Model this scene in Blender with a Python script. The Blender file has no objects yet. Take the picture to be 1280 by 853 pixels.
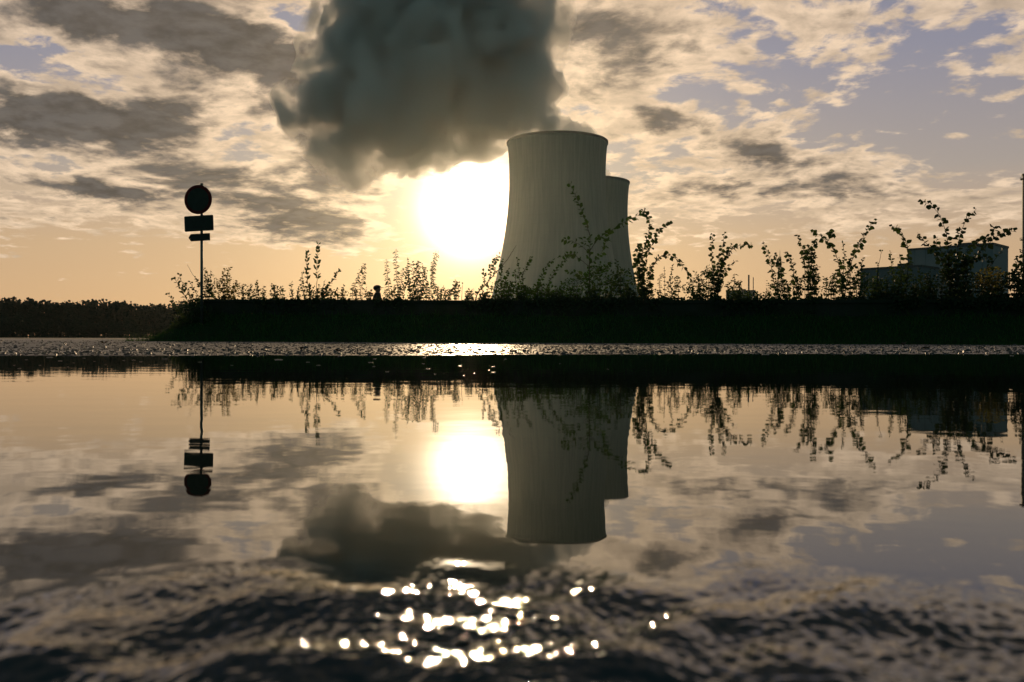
import bpy, bmesh, math, random
import numpy as np
from mathutils import Vector, Matrix, noise

R = math.radians
rnd = random.Random(7)
sc = bpy.context.scene
col = sc.collection

# ------------------------------------------------------------------ camera
F = 1067.0                      # focal length in photograph pixels (1280 wide)
CH = 0.10                       # height of the lens above the puddle
def hor(px): return 421.8 + px * (425.2 - 421.8) / 1280.0
cam_d = bpy.data.cameras.new('camera'); cam = bpy.data.objects.new('camera', cam_d); col.objects.link(cam)
cam_d.sensor_width = 36.0; cam_d.lens = 36.0 * F / 1280.0
cam_d.clip_start = 0.01; cam_d.clip_end = 9000
cam.location = (0, 0, CH)
cam.rotation_mode = 'YXZ'
PITCH = math.atan((426.5 - hor(640)) / F)
ROLL = math.atan((425.2 - 421.8) / 1280.0)
# matrix: look along +Y, pitch a hair down, roll a hair
cam.matrix_world = (Matrix.Translation((0, 0, CH)) @ Matrix.Rotation(-PITCH, 4, 'X')
                    @ Matrix.Rotation(R(90), 4, 'X') @ Matrix.Rotation(ROLL, 4, 'Z'))
cam_d.dof.use_dof = True
cam_d.dof.focus_distance = 14.0
cam_d.dof.aperture_fstop = 12.0
cam_d.dof.aperture_blades = 10
sc.camera = cam

# ------------------------------------------------------------------ light
SUN_PX, SUN_PY = 588.0, 260.0
SUN_AZ = math.atan((SUN_PX - 640) / F)                    # from +Y towards +X
SUN_EL = math.atan((hor(588) - SUN_PY) / F * math.cos(SUN_AZ))
sdir = Vector((math.sin(SUN_AZ) * math.cos(SUN_EL), math.cos(SUN_AZ) * math.cos(SUN_EL), math.sin(SUN_EL)))
ld = bpy.data.lights.new('sun', 'SUN'); lo = bpy.data.objects.new('sun', ld); col.objects.link(lo)
ld.energy = 2.6; ld.angle = R(0.6); ld.color = (1.0, 0.70, 0.40)
lo.rotation_euler = (-sdir).to_track_quat('-Z', 'Y').to_euler()

sc.view_settings.view_transform = 'Standard'; sc.view_settings.look = 'None'
sc.view_settings.exposure = 0.24; sc.view_settings.gamma = 1.0
sc.view_settings.use_curve_mapping = False
sc.render.engine = 'CYCLES'
cy = sc.cycles
cy.max_bounces = 8; cy.diffuse_bounces = 2; cy.glossy_bounces = 3; cy.transmission_bounces = 4
cy.volume_bounces = 6; cy.transparent_max_bounces = 12
cy.use_denoising = True
cy.sample_clamp_indirect = 6.0; cy.sample_clamp_direct = 0
cy.caustics_reflective = False; cy.caustics_refractive = False

# ------------------------------------------------------------------ node helper
class NT:
    def __init__(s, tree): s.t = tree; tree.nodes.clear()
    def n(s, typ, **kw):
        nd = s.t.nodes.new(typ)
        for k, v in kw.items(): setattr(nd, k, v)
        return nd
    def put(s, sock, v):
        if isinstance(v, bpy.types.NodeSocket): s.t.links.new(v, sock)
        elif v is not None:
            if isinstance(v, (int, float)) and sock.type in ('RGBA',): v = (v, v, v, 1)
            elif isinstance(v, (tuple, list)) and sock.type == 'RGBA' and len(v) == 3: v = (*v, 1)
            sock.default_value = v
    def m(s, op, a, b=None, c=None, clamp=False):
        nd = s.n('ShaderNodeMath', operation=op, use_clamp=clamp)
        s.put(nd.inputs[0], a); s.put(nd.inputs[1], b); s.put(nd.inputs[2], c)
        return nd.outputs[0]
    def v(s, op, a, b=None, scale=None):
        nd = s.n('ShaderNodeVectorMath', operation=op)
        s.put(nd.inputs[0], a); s.put(nd.inputs[1], b)
        if scale is not None: s.put(nd.inputs['Scale'], scale)
        return nd.outputs['Value'] if op in ('DOT_PRODUCT', 'LENGTH') else nd.outputs[0]
    def noise(s, vec, scale, detail=4, rough=0.5, dist=0.0, lac=2.0, out=0):
        nd = s.n('ShaderNodeTexNoise')
        s.put(nd.inputs['Vector'], vec); s.put(nd.inputs['Scale'], scale); s.put(nd.inputs['Detail'], detail)
        s.put(nd.inputs['Roughness'], rough); s.put(nd.inputs['Distortion'], dist); s.put(nd.inputs['Lacunarity'], lac)
        return nd.outputs[out]
    def ss(s, x, lo, hi, a=0.0, b=1.0):
        nd = s.n('ShaderNodeMapRange', interpolation_type='SMOOTHSTEP')
        s.put(nd.inputs['Value'], x); s.put(nd.inputs['From Min'], lo); s.put(nd.inputs['From Max'], hi)
        s.put(nd.inputs['To Min'], a); s.put(nd.inputs['To Max'], b)
        return nd.outputs[0]
    def mix(s, f, a, b, blend='MIX'):
        nd = s.n('ShaderNodeMix', data_type='RGBA', blend_type=blend)
        s.put(nd.inputs[0], f); s.put(nd.inputs[6], a); s.put(nd.inputs[7], b)
        return nd.outputs[2]
    def ramp(s, f, stops):
        nd = s.n('ShaderNodeValToRGB'); cr = nd.color_ramp
        while len(cr.elements) < len(stops): cr.elements.new(0.5)
        for e, (p, c) in zip(cr.elements, stops):
            e.position = p; e.color = (*c, 1)
        s.put(nd.inputs[0], f); return nd.outputs[0]

def lin(r, g, b):
    f = lambda c: (c / 255 / 12.92) if c <= 10 else ((c / 255 + 0.055) / 1.055) ** 2.4
    return (f(r), f(g), f(b))

# ------------------------------------------------------------------ world
w = bpy.data.worlds.new('World'); sc.world = w; w.use_nodes = True
N = NT(w.node_tree)
tc = N.n('ShaderNodeTexCoord'); D = N.v('NORMALIZE', tc.outputs['Generated'])
sep = N.n('ShaderNodeSeparateXYZ'); N.put(sep.inputs[0], D)
dx, dy, dz = sep.outputs
dzp = N.m('MAXIMUM', dz, 0.0)
den = N.m('ADD', dzp, 0.15)
px_ = N.m('DIVIDE', dx, den); py_ = N.m('DIVIDE', dy, den)
cmb = N.n('ShaderNodeCombineXYZ'); N.put(cmb.inputs[0], px_); N.put(cmb.inputs[1], N.m('MULTIPLY', py_, 1.0)); P0 = cmb.outputs[0]
# bearing coordinates of the cloud banks (tangent of bearing / of height)
yc = N.m('MAXIMUM', dy, 0.15)
U = N.m('DIVIDE', dx, yc); V = N.m('DIVIDE', dz, yc)
front = N.ss(dy, 0.1, 0.5)
warpn = N.noise(P0, 1.3, 3, 0.55, 0, out=1)
warp = N.v('SCALE', N.v('SUBTRACT', warpn, (0.5, 0.5, 0.5)), scale=0.35)
P1 = N.v('ADD', P0, warp)
# big clouds, fine puffs
nA = N.noise(P1, 1.5, 9, 0.56, 0.2)
nB = N.noise(N.v('ADD', P1, (7.3, 2.1, 0.0)), 4.4, 7, 0.58, 0.0)
nC = N.noise(N.v('ADD', N.v('ADD', P0, N.v('SCALE', warp, scale=.5)), (1.7, 9.1, 3.0)), 12.0, 6, 0.58, 0.0)
nE = N.noise(N.v('ADD', P1, (3.7, 5.1, 1.0)), 8.5, 6, 0.58, 0.0)
uvw = N.n('ShaderNodeCombineXYZ'); N.put(uvw.inputs[0], U); N.put(uvw.inputs[1], V)
wob = N.v('SUBTRACT', N.noise(N.v('MULTIPLY', uvw.outputs[0], (9.0, 17.0, 1.0)), 1.0, 6, 0.6, 0.2, out=1), (0.5, 0.5, 0.5))
uvs = N.n('ShaderNodeSeparateXYZ'); N.put(uvs.inputs[0], N.v('ADD', uvw.outputs[0], N.v('MULTIPLY', wob, (0.13, 0.075, 0.0))))
Uw, Vw = uvs.outputs[0], uvs.outputs[1]
banks = [  # cx, cy, rx, ry, tilt(deg), amount
    (225, 45, 155, 36, -14, .40), (60, 28, 70, 26, 0, .16), (105, 150, 115, 28, -4, .42), (20, 150, 60, 26, 0, .16),
    (120, 232, 85, 16, -10, .32), (30, 255, 60, 10, 0, .08), (300, 240, 120, 26, -14, .26), (400, 290, 110, 24, -8, .18),
    (200, 275, 90, 14, -8, .12),
    (735, 50, 50, 50, 0, .13), (835, 150, 50, 17, 0, .28), (935, 180, 60, 18, -8, .32), (880, 45, 80, 28, 10, .10),
    (1010, 232, 90, 17, 5, .24), (1120, 240, 80, 10, 0, .10), (905, 238, 60, 12, 0, .14), (1040, 25, 100, 18, 8, .06), (790, 100, 60, 40, 0, .10),
    (480, 100, 150, 120, 0, .42), (430, 190, 60, 40, -25, .22),
    (385, 32, 34, 26, 0, -.36), (330, 160, 60, 30, 0, -.14), (1180, 100, 110, 46, 8, -.12), (1090, 150, 90, 30, 10, -.14),
    (1230, 200, 110, 26, 0, -.10), (970, 120, 60, 22, 12, -.10), (20, 70, 60, 14, 0, -.16), (560, 262, 70, 40, 0, -.30), (60, 200, 90, 12, 0, -.08)]
bias = None
for cx, cyy, rx, ry, tilt, am in banks:
    u0 = (cx - 640) / F; v0 = (hor(cx) - cyy) / F; t = R(-tilt)
    a = N.m('SUBTRACT', Uw, u0); b = N.m('SUBTRACT', Vw, v0)
    ca, sa = math.cos(-t) , math.sin(-t)
    p = N.m('DIVIDE', N.m('SUBTRACT', N.m('MULTIPLY', a, ca), N.m('MULTIPLY', b, -sa)), rx / F)
    q = N.m('DIVIDE', N.m('ADD', N.m('MULTIPLY', a, -sa), N.m('MULTIPLY', b, ca)), ry / F)
    r2 = N.m('ADD', N.m('MULTIPLY', p, p), N.m('MULTIPLY', q, q))
    g = N.m('MULTIPLY', N.m('EXPONENT', N.m('MULTIPLY', r2, -0.85)), am * (0.92 if am > 0 else 1.0))
    bias = g if bias is None else N.m('ADD', bias, g)
bias = N.m('MULTIPLY', bias, front)
fbm = N.m('ADD', N.m('MULTIPLY', nA, 0.42), N.m('ADD', N.m('MULTIPLY', nB, 0.58), N.m('MULTIPLY', nC, 0.46)))
thick = N.m('ADD', N.m('ADD', N.m('SUBTRACT', fbm, 0.235), bias), N.ss(V, 0.03, 0.17, -0.24, 0.0))
# sun proximity
sdv = N.v('DOT_PRODUCT', D, tuple(sdir))
ang = N.m('MULTIPLY', N.m('ARCCOSINE', N.m('MINIMUM', sdv, 0.999999)), 180 / math.pi)   # degrees from the sun
glow1 = N.m('EXPONENT', N.m('MULTIPLY', ang, -1 / 6.0))
glow2 = N.m('EXPONENT', N.m('MULTIPLY', N.m('POWER', N.m('DIVIDE', ang, 2.3), 2.0), -1.0))
glow3 = N.m('EXPONENT', N.m('MULTIPLY', ang, -1 / 17.0))
# clear air between the clouds
sky = N.n('ShaderNodeTexSky', sky_type='NISHITA', sun_disc=False)
sky.sun_elevation = SUN_EL; sky.sun_rotation = SUN_AZ; sky.air_density = 1.0; sky.dust_density = 2.0; sky.ozone_density = 2.0
clear = N.ramp(dzp, [(0.0, lin(218, 178, 130)), (0.10, lin(204, 174, 136)), (0.18, lin(170, 161, 152)), (0.30, lin(142, 144, 160)), (0.6, lin(96, 106, 138)), (1.0, lin(70, 84, 122))])
clear = N.mix(1.0, N.v('ADD', N.v('SCALE', clear, scale=0.92), N.v('SCALE', sky.outputs[0], scale=0.004)), N.mix(glow3, (0.80, 0.78, 0.82), (1.12, 1.0, 0.80)), 'MULTIPLY')
lit = N.mix(glow3, lin(204, 182, 158), lin(246, 206, 158))
lit = N.mix(glow1, lit, (1.15, 0.84, 0.50))
lit = N.v('SCALE', lit, scale=N.ss(nE, .30, .68, 1.22, 0.72))
dark = N.mix(N.m('MULTIPLY', glow1, 0.8), lin(70, 68, 67), lin(132, 106, 78))
cov = N.ss(thick, 0.43, 0.53)
core = N.ss(thick, 0.54, 0.77)
dark = N.v('SCALE', dark, scale=N.ss(nC, .34, .66, 0.70, 1.45))
c1 = N.mix(N.m('MULTIPLY', cov, 0.85), clear, lit)
c2 = N.mix(N.m('MULTIPLY', core, 0.94), c1, dark)
# behind the camera the evening sky is dim and cool
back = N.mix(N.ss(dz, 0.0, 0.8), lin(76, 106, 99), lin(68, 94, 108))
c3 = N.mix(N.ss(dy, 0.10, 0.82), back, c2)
# the veiled sun
thin = N.m('SUBTRACT', 1.0, N.m('MULTIPLY', core, 0.85))
gl = N.m('MULTIPLY', thin, N.m('ADD', N.m('MULTIPLY', glow2, 6.0), N.m('MULTIPLY', glow1, 0.22)))
glc = N.v('SCALE', (1.0, 0.80, 0.55), scale=gl)
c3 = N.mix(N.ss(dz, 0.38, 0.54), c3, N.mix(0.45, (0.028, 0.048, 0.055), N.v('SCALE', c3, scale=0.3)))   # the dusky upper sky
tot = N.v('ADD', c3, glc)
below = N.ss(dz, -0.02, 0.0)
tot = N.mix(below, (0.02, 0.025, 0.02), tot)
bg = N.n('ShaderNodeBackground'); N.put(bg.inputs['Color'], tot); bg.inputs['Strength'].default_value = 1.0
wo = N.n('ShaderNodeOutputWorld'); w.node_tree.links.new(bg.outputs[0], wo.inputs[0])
w.cycles.sampling_method = 'MANUAL'; w.cycles.sample_map_resolution = 1024

# ------------------------------------------------------------------ materials
MATS = {}
def material(name, base=(.3, .3, .3), rough=.8, vary=None, vscale=4.0, metallic=0.0, bump=0.0, bscale=30.0, spec=0.5, transl=0.0, tcol=None):
    m_ = bpy.data.materials.new(name); m_.use_nodes = True; n = NT(m_.node_tree)
    tcx = n.n('ShaderNodeTexCoord').outputs['Object']
    pb = n.n('ShaderNodeBsdfPrincipled')
    c = base
    if vary is not None:
        f = n.ss(n.noise(tcx, vscale, 6, 0.6), 0.32, 0.68)
        c = n.mix(f, base, vary)
    n.put(pb.inputs['Base Color'], c); pb.inputs['Metallic'].default_value = metallic
    n.put(pb.inputs['Roughness'], rough); pb.inputs['Specular IOR Level'].default_value = spec
    if bump:
        b = n.n('ShaderNodeBump'); b.inputs['Strength'].default_value = bump; b.inputs['Distance'].default_value = 0.02
        n.put(b.inputs['Height'], n.noise(tcx, bscale, 5, 0.6)); n.put(pb.inputs['Normal'], b.outputs[0])
    out = n.n('ShaderNodeOutputMaterial')
    sh = pb.outputs[0]
    if transl:
        tr = n.n('ShaderNodeBsdfTranslucent')
        n.put(tr.inputs[0], n.mix(n.ss(n.noise(tcx, vscale, 6, 0.6), 0.32, 0.68), tcol, vary if vary else tcol))
        ms = n.n('ShaderNodeMixShader'); ms.inputs[0].default_value = transl
        n.t.links.new(sh, ms.inputs[1]); n.t.links.new(tr.outputs[0], ms.inputs[2]); sh = ms.outputs[0]
    n.t.links.new(sh, out.inputs[0])
    MATS[name] = m_; return m_
M_leaf = material('leaf_green', (.028, .052, .016), .6, (.045, .07, .018), 6.0, spec=.25, transl=.2, tcol=(.10, .16, .03))
M_leaf_y = material('leaf_yellowing', (.05, .06, .015), .55, (.11, .07, .02), 9.0, transl=.38, tcol=(.20, .20, .04))
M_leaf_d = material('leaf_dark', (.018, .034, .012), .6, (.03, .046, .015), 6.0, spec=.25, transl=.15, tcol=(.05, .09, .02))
M_leaf_f = material('leaf_fresh', (.025, .055, .012), .6, (.05, .075, .018), 8.0, spec=.2, transl=.3, tcol=(.07, .15, .02))
M_stem = material('stem_bark', (.05, .035, .022), .8, (.035, .03, .02), 20)
M_grass = material('grass_blade', (.028, .11, .022), .8, (.05, .12, .03), 3.0, spec=.1, transl=.25, tcol=(.06, .10, .02))
M_soil = material('bank_soil', (.012, .040, .012), .95, (.02, .036, .012), 5, spec=.05, bump=.6, bscale=18)
M_field = material('field', (.025, .034, .016), .95, (.035, .035, .02), .2)
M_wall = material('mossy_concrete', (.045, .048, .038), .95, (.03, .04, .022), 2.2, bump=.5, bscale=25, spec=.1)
M_conc = material('tower_concrete', (.36, .37, .34), .9, (.31, .32, .29), .035, spec=.15)
M_conc_rim = material('rim_concrete', (.22, .22, .20), .9, (.18, .18, .17), .3, spec=.15)
M_clad = material('pale_cladding', (.22, .26, .29), .75, (.19, .23, .26), .05, spec=.2)
M_clad2 = material('grey_cladding', (.15, .18, .20), .75, (.165, .20, .225), .05, spec=.2)
M_trim = material('dark_trim', (.08, .085, .09), .7)
M_steel = material('galvanised_steel', (.14, .15, .14), .55, (.10, .11, .10), 30, metallic=.7)
M_stack = material('stack_paint', (.10, .11, .11), .7, (.08, .09, .09), .4)
M_signback = material('sign_face_red', (.12, .012, .012), .7, spec=.2)
M_signwhite = material('sign_face_white', (.055, .065, .055), .8, (.045, .055, .045), 8, spec=.1)
M_signdark = material('sign_lettering', (.012, .012, .012), .6)
M_tree = material('far_foliage', (.010, .040, .034), .95, (.016, .046, .034), .05, spec=.05)
M_trunk = material('far_bark', (.05, .04, .03), .9)
M_skin = material('skin', (.38, .22, .15), .6)
M_hair = material('hair', (.05, .03, .02), .7)
M_jacket = material('jacket_fabric', (.07, .06, .05), .9, (.055, .05, .04), 12)
M_trouser = material('trouser_fabric', (.03, .035, .05), .9)
M_cap = material('cap_fabric', (.06, .05, .04), .9)
M_shoe = material('shoe_leather', (.02, .02, .02), .6)
M_foam = material('floating_scrap', (.42, .38, .30), .35, spec=.8)
M_deadleaf = material('dead_leaf', (.09, .05, .025), .6)

# ------------------------------------------------------------------ mesh helpers
def tag(o, label=None, cat=None, group=None, kind=None):
    if label: o['label'] = label
    if cat: o['category'] = cat
    if group: o['group'] = group
    if kind: o['kind'] = kind
    return o
def empty(name, loc=(0, 0, 0), rz=0, **kw):
    o = bpy.data.objects.new(name, None); col.objects.link(o); o.location = loc; o.rotation_euler = (0, 0, rz)
    return tag(o, **kw)
def link(name, me, mats, parent=None, smooth=False):
    o = bpy.data.objects.new(name, me); col.objects.link(o)
    if not isinstance(mats, (list, tuple)): mats = [mats]
    for m_ in mats: me.materials.append(m_)
    if smooth: me.polygons.foreach_set('use_smooth', [True] * len(me.polygons))
    if parent: o.parent = parent
    return o
def from_bm(name, bm, mats, parent=None, smooth=False):
    me = bpy.data.meshes.new(name); bm.to_mesh(me); bm.free()
    return link(name, me, mats, parent, smooth)
def from_data(name, v, f, mats, parent=None, smooth=False):
    me = bpy.data.meshes.new(name); me.from_pydata([tuple(a) for a in v], [], f); me.update()
    return link(name, me, mats, parent, smooth)
def box(bm, c, s, rz=0, rx=0, ry=0):
    m_ = Matrix.Translation(c) @ Matrix.Rotation(rz, 4, 'Z') @ Matrix.Rotation(ry, 4, 'Y') @ Matrix.Rotation(rx, 4, 'X') @ Matrix.Diagonal((s[0], s[1], s[2], 1))
    return bmesh.ops.create_cube(bm, size=1.0, matrix=m_)['verts']
def cyl(bm, a, b, r0, r1=None, seg=12):
    a, b = Vector(a), Vector(b); r1 = r0 if r1 is None else r1; d = b - a
    m_ = Matrix.Translation((a + b) / 2) @ d.to_track_quat('Z', 'Y').to_matrix().to_4x4()
    bmesh.ops.create_cone(bm, cap_ends=True, segments=seg, radius1=r0, radius2=r1, depth=d.length, matrix=m_)
def lathe(prof, seg=96, cap=False):
    v, f = [], []
    for r, z in prof:
        for k in range(seg):
            a = 2 * math.pi * k / seg; v.append((r * math.cos(a), r * math.sin(a), z))
    for i in range(len(prof) - 1):
        for k in range(seg):
            k2 = (k + 1) % seg
            f.append((i * seg + k, i * seg + k2, (i + 1) * seg + k2, (i + 1) * seg + k))
    return v, f
def grid(xs, ys, zf):
    X, Y = np.meshgrid(xs, ys); Z = zf(X, Y)
    v = np.stack([X, Y, Z], -1).reshape(-1, 3).astype(np.float32)
    nx, ny = len(xs), len(ys)
    i = np.arange(ny - 1)[:, None] * nx + np.arange(nx - 1)[None, :]
    q = np.stack([i, i + 1, i + nx + 1, i + nx], -1).reshape(-1, 4).astype(np.int32)
    me = bpy.data.meshes.new('grid')
    me.vertices.add(len(v)); me.vertices.foreach_set('co', v.ravel())
    me.loops.add(q.size); me.loops.foreach_set('vertex_index', q.ravel())
    me.polygons.add(len(q)); me.polygons.foreach_set('loop_start', np.arange(0, q.size, 4, dtype=np.int32))
    me.update(calc_edges=True)
    return me
def graded(lo, hi, step0, growth, fine_lo, fine_hi):
    xs = list(np.arange(fine_lo, fine_hi + step0, step0)); s = step0
    while xs[-1] < hi: s *= growth; xs.append(xs[-1] + s)
    s = step0
    while xs[0] > lo: s *= growth; xs.insert(0, xs[0] - s)
    return np.array(xs)
def vnoise(X, Y, scale, seed=0.0, octs=3):
    out = np.empty(X.size)
    xf, yf = X.ravel() * scale, Y.ravel() * scale
    for i in range(X.size):
        out[i] = noise.fractal(Vector((xf[i], yf[i], seed)), 1.0, 2.0, octs)
    return out.reshape(X.shape)

# wall line seen behind the grass bank: gets nearer towards the right
def dwall(px): return 21.06 / (1 + 0.2835 * (px - 640) / F)
def at(px, py, d): return Vector(((px - 640) / F * d, d, CH + (hor(px) - py) / F * d))
def wall_y(X): return 21.06 - 0.2835 * X
def wall_top(X): return np.interp(X, [-8.6, 0, 10.8, 20], [1.16, 1.03, 0.955, 0.90])

# ------------------------------------------------------------------ ground, asphalt, puddle
me = grid(np.array([-4000, -400, -40, 40, 400, 4000.]), np.array([-300, -8, 46, 300, 1500, 5000.]), lambda X, Y: X * 0 - 0.05)
o = link('ground', me, M_field); tag(o, kind='structure')

def shore(X): return 5.35 + 0.40 * np.clip(X, -6, 8) * 0.62 + 0.12 * np.sin(X * 1.3) + 0.06 * np.sin(X * 4.1 + 1)
def asphalt_z(X, Y):
    big = vnoise(X, Y, 0.55, 3.0, 3); fine = vnoise(X, Y, 11.0, 8.0, 3)
    s = np.clip((Y - shore(X)) / 1.6, -1, 1)
    z = np.where(s < 0, 0.03 * s, 0.0075 * s)
    away = np.clip((Y - shore(X)) / 6.0, 0, 1)
    return z + 0.0022 * big * (0.3 + away) + 0.0030 * fine * np.where(s > -.05, 1, .3) - 0.0002
xs = graded(-70, 70, 0.032, 1.06, -6, 8); ys = graded(-6, 60, 0.035, 1.05, 3.8, 12.0)
o = link('road', grid(xs, ys, asphalt_z), None or material('wet_asphalt'), smooth=True); tag(o, kind='structure')
n = NT(MATS['wet_asphalt'].node_tree)
tcx = n.n('ShaderNodeTexCoord').outputs['Object']
pb = n.n('ShaderNodeBsdfPrincipled')
stone = n.noise(tcx, 70, 3, .6); wet = n.ss(n.noise(tcx, 1.4, 5, .6), .40, .62)
n.put(pb.inputs['Base Color'], n.mix(stone, (.025, .027, .026), (.06, .06, .055)))
n.put(pb.inputs['Roughness'], n.m('MULTIPLY_ADD', wet, -.16, .50))
b = n.n('ShaderNodeBump'); b.inputs['Strength'].default_value = .9; b.inputs['Distance'].default_value = .006
hgt = n.m('ADD', n.noise(tcx, 60, 2, .6), n.m('MULTIPLY', n.noise(tcx, 14, 2, .6), .8))
n.put(b.inputs['Height'], hgt); n.put(pb.inputs['Normal'], b.outputs[0])
n.t.links.new(pb.outputs[0], n.n('ShaderNodeOutputMaterial').inputs[0])

# water: calm puddle whose ripples start within 0.37 m of the lens
rs = np.random.RandomState(4)
waves = []
for k in range(46):       # swell of hand-wide ripples, crests roughly across the view
    lam = 0.055 * 2 ** rs.uniform(-1.1, .6); th = rs.normal(math.pi / 2, .85); waves.append((2 * math.pi / lam, th, rs.uniform(0, 6.28), 0.0062 * lam))
for k in range(80):       # capillary ripples
    lam = 0.0075 * 2 ** rs.uniform(-1.0, .7); th = rs.uniform(0, math.pi); waves.append((2 * math.pi / lam, th, rs.uniform(0, 6.28), 0.0105 * lam))
def water_z(X, Y):
    r = np.hypot(X, Y) + 0.014 * np.sin(X * 21 + 1) + 0.008 * np.sin(X * 47 + Y * 30) + 0.006 * np.sin(X * 90 + 2)
    amp = np.clip((0.395 - r) / 0.085, 0, 1); amp = amp * amp * (3 - 2 * amp)
    Z = np.zeros_like(X)
    Xd = X + 0.006 * np.sin(Y * 40 + 2 * np.sin(X * 14)); Yd = Y + 0.006 * np.sin(X * 22 + 2 * np.sin(Y * 20))
    for kk, th, ph, a in waves:
        lam = 2 * math.pi / kk
        if lam < 0.0125:
            patch = 0.5 + 0.5 * np.sin(X * 31 + ph * 3 + 2 * np.sin(Y * 43 + ph))
            Z += a * patch ** 2 * np.cos(kk * (Xd * math.cos(th) + Yd * math.sin(th)) + ph)
        else: Z += a * np.cos(kk * (Xd * math.cos(th) + Yd * math.sin(th)) + ph)
    front = 0.0022 * np.exp(-((r - 0.372) / 0.012) ** 2) * (0.6 + 0.4 * np.sin(X * 17))
    return Z * amp + front * 0.06
xs = graded(-11, 12, 0.0010, 1.09, -0.27, 0.27); ys = graded(-2.0, 10, 0.0009, 1.07, 0.20, 0.41)
o = link('puddle_water', grid(xs, ys, water_z), material('puddle'), smooth=True); tag(o, kind='structure')
n = NT(MATS['puddle'].node_tree)
tcx = n.n('ShaderNodeTexCoord').outputs['Object']
pb = n.n('ShaderNodeBsdfPrincipled')
n.put(pb.inputs['Base Color'], (.012, .016, .012)); pb.inputs['Roughness'].default_value = .012
pb.inputs['IOR'].default_value = 1.9; pb.inputs['Specular IOR Level'].default_value = .5
b = n.n('ShaderNodeBump'); b.inputs['Strength'].default_value = .35; b.inputs['Distance'].default_value = .0011
n.put(b.inputs['Height'], n.noise(n.v('MULTIPLY', tcx, (5.0, 9.0, 1.0)), 1.0, 3, .5)); n.put(pb.inputs['Normal'], b.outputs[0])
n.t.links.new(pb.outputs[0], n.n('ShaderNodeOutputMaterial').inputs[0])

# grass bank in front of the wall
def bank_prof(X, Y):
    t = (Y - (wall_y(X) - 2.6)) / 2.6
    t = np.clip(t, 0, 1); h = wall_top(X) * 0.66
    end = np.clip((X + 9.9) / 1.5, 0, 1); end = end * end * (3 - 2 * end)
    return h * (t * t * (3 - 2 * t)) * end
xs = np.arange(-10.8, 20, .16); tt = np.linspace(0, 1, 26)
X, T = np.meshgrid(xs, tt); Y = wall_y(X) - 2.75 + T * 4.6
def bz(X, Y):
    zz = bank_prof(X, Y); zz = np.where(Y > wall_y(X) + .15, np.interp(Y - wall_y(X), [.15, 1.2], [1, 0]) * zz, zz)
    return zz - 0.03 + (0.05 * vnoise(X, Y, 1.6, 5, 3)) * np.clip(zz * 6, 0, 1)
Zb = bz(X, Y)
me = grid(xs, tt, lambda a, b_: Zb); me.vertices.foreach_set('co', np.stack([X, Y, Zb], -1).astype(np.float32).ravel()); me.update()
o = link('grass_bank', me, M_soil, smooth=True); tag(o, kind='structure')

# ------------------------------------------------------------------ wall
wallroot = empty('retaining_wall', (-8.8, wall_y(-8.8), 0), label='long low dark wall running straight along the top of the grass bank', cat='wall')
def wall_strip(x0, x1, th, z0f, z1f, off=0.0, step=1.0):
    v, f = [], []; nrm = Vector((0.2835, 1, 0)).normalized()
    xs_ = np.linspace(x0, x1, max(2, int((x1 - x0) / step)))
    for x in xs_:
        base = Vector((x, wall_y(x), 0))
        for sgn in (-1, 1):
            p = base + nrm * (sgn * th / 2); v += [(p.x, p.y, z0f(x)), (p.x, p.y, z1f(x))]
    for i in range(len(xs_) - 1):
        a = i * 4; b_ = a + 4
        f += [(a, b_, b_ + 1, a + 1), (a + 3, b_ + 3, b_ + 2, a + 2), (a + 1, b_ + 1, b_ + 3, a + 3), (a + 2, b_ + 2, b_, a)]
    f += [(0, 1, 3, 2)]; e = (len(xs_) - 1) * 4; f += [(e, e + 2, e + 3, e + 1)]
    r_ = Vector(wallroot.location)
    return [tuple(Vector(q) - r_) for q in v], f
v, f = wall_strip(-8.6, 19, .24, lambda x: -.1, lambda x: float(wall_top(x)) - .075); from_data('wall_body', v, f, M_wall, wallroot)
v, f = wall_strip(-8.65, 19, .32, lambda x: float(wall_top(x)) - .073, lambda x: float(wall_top(x))); from_data('coping', v, f, M_wall, wallroot)

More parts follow.
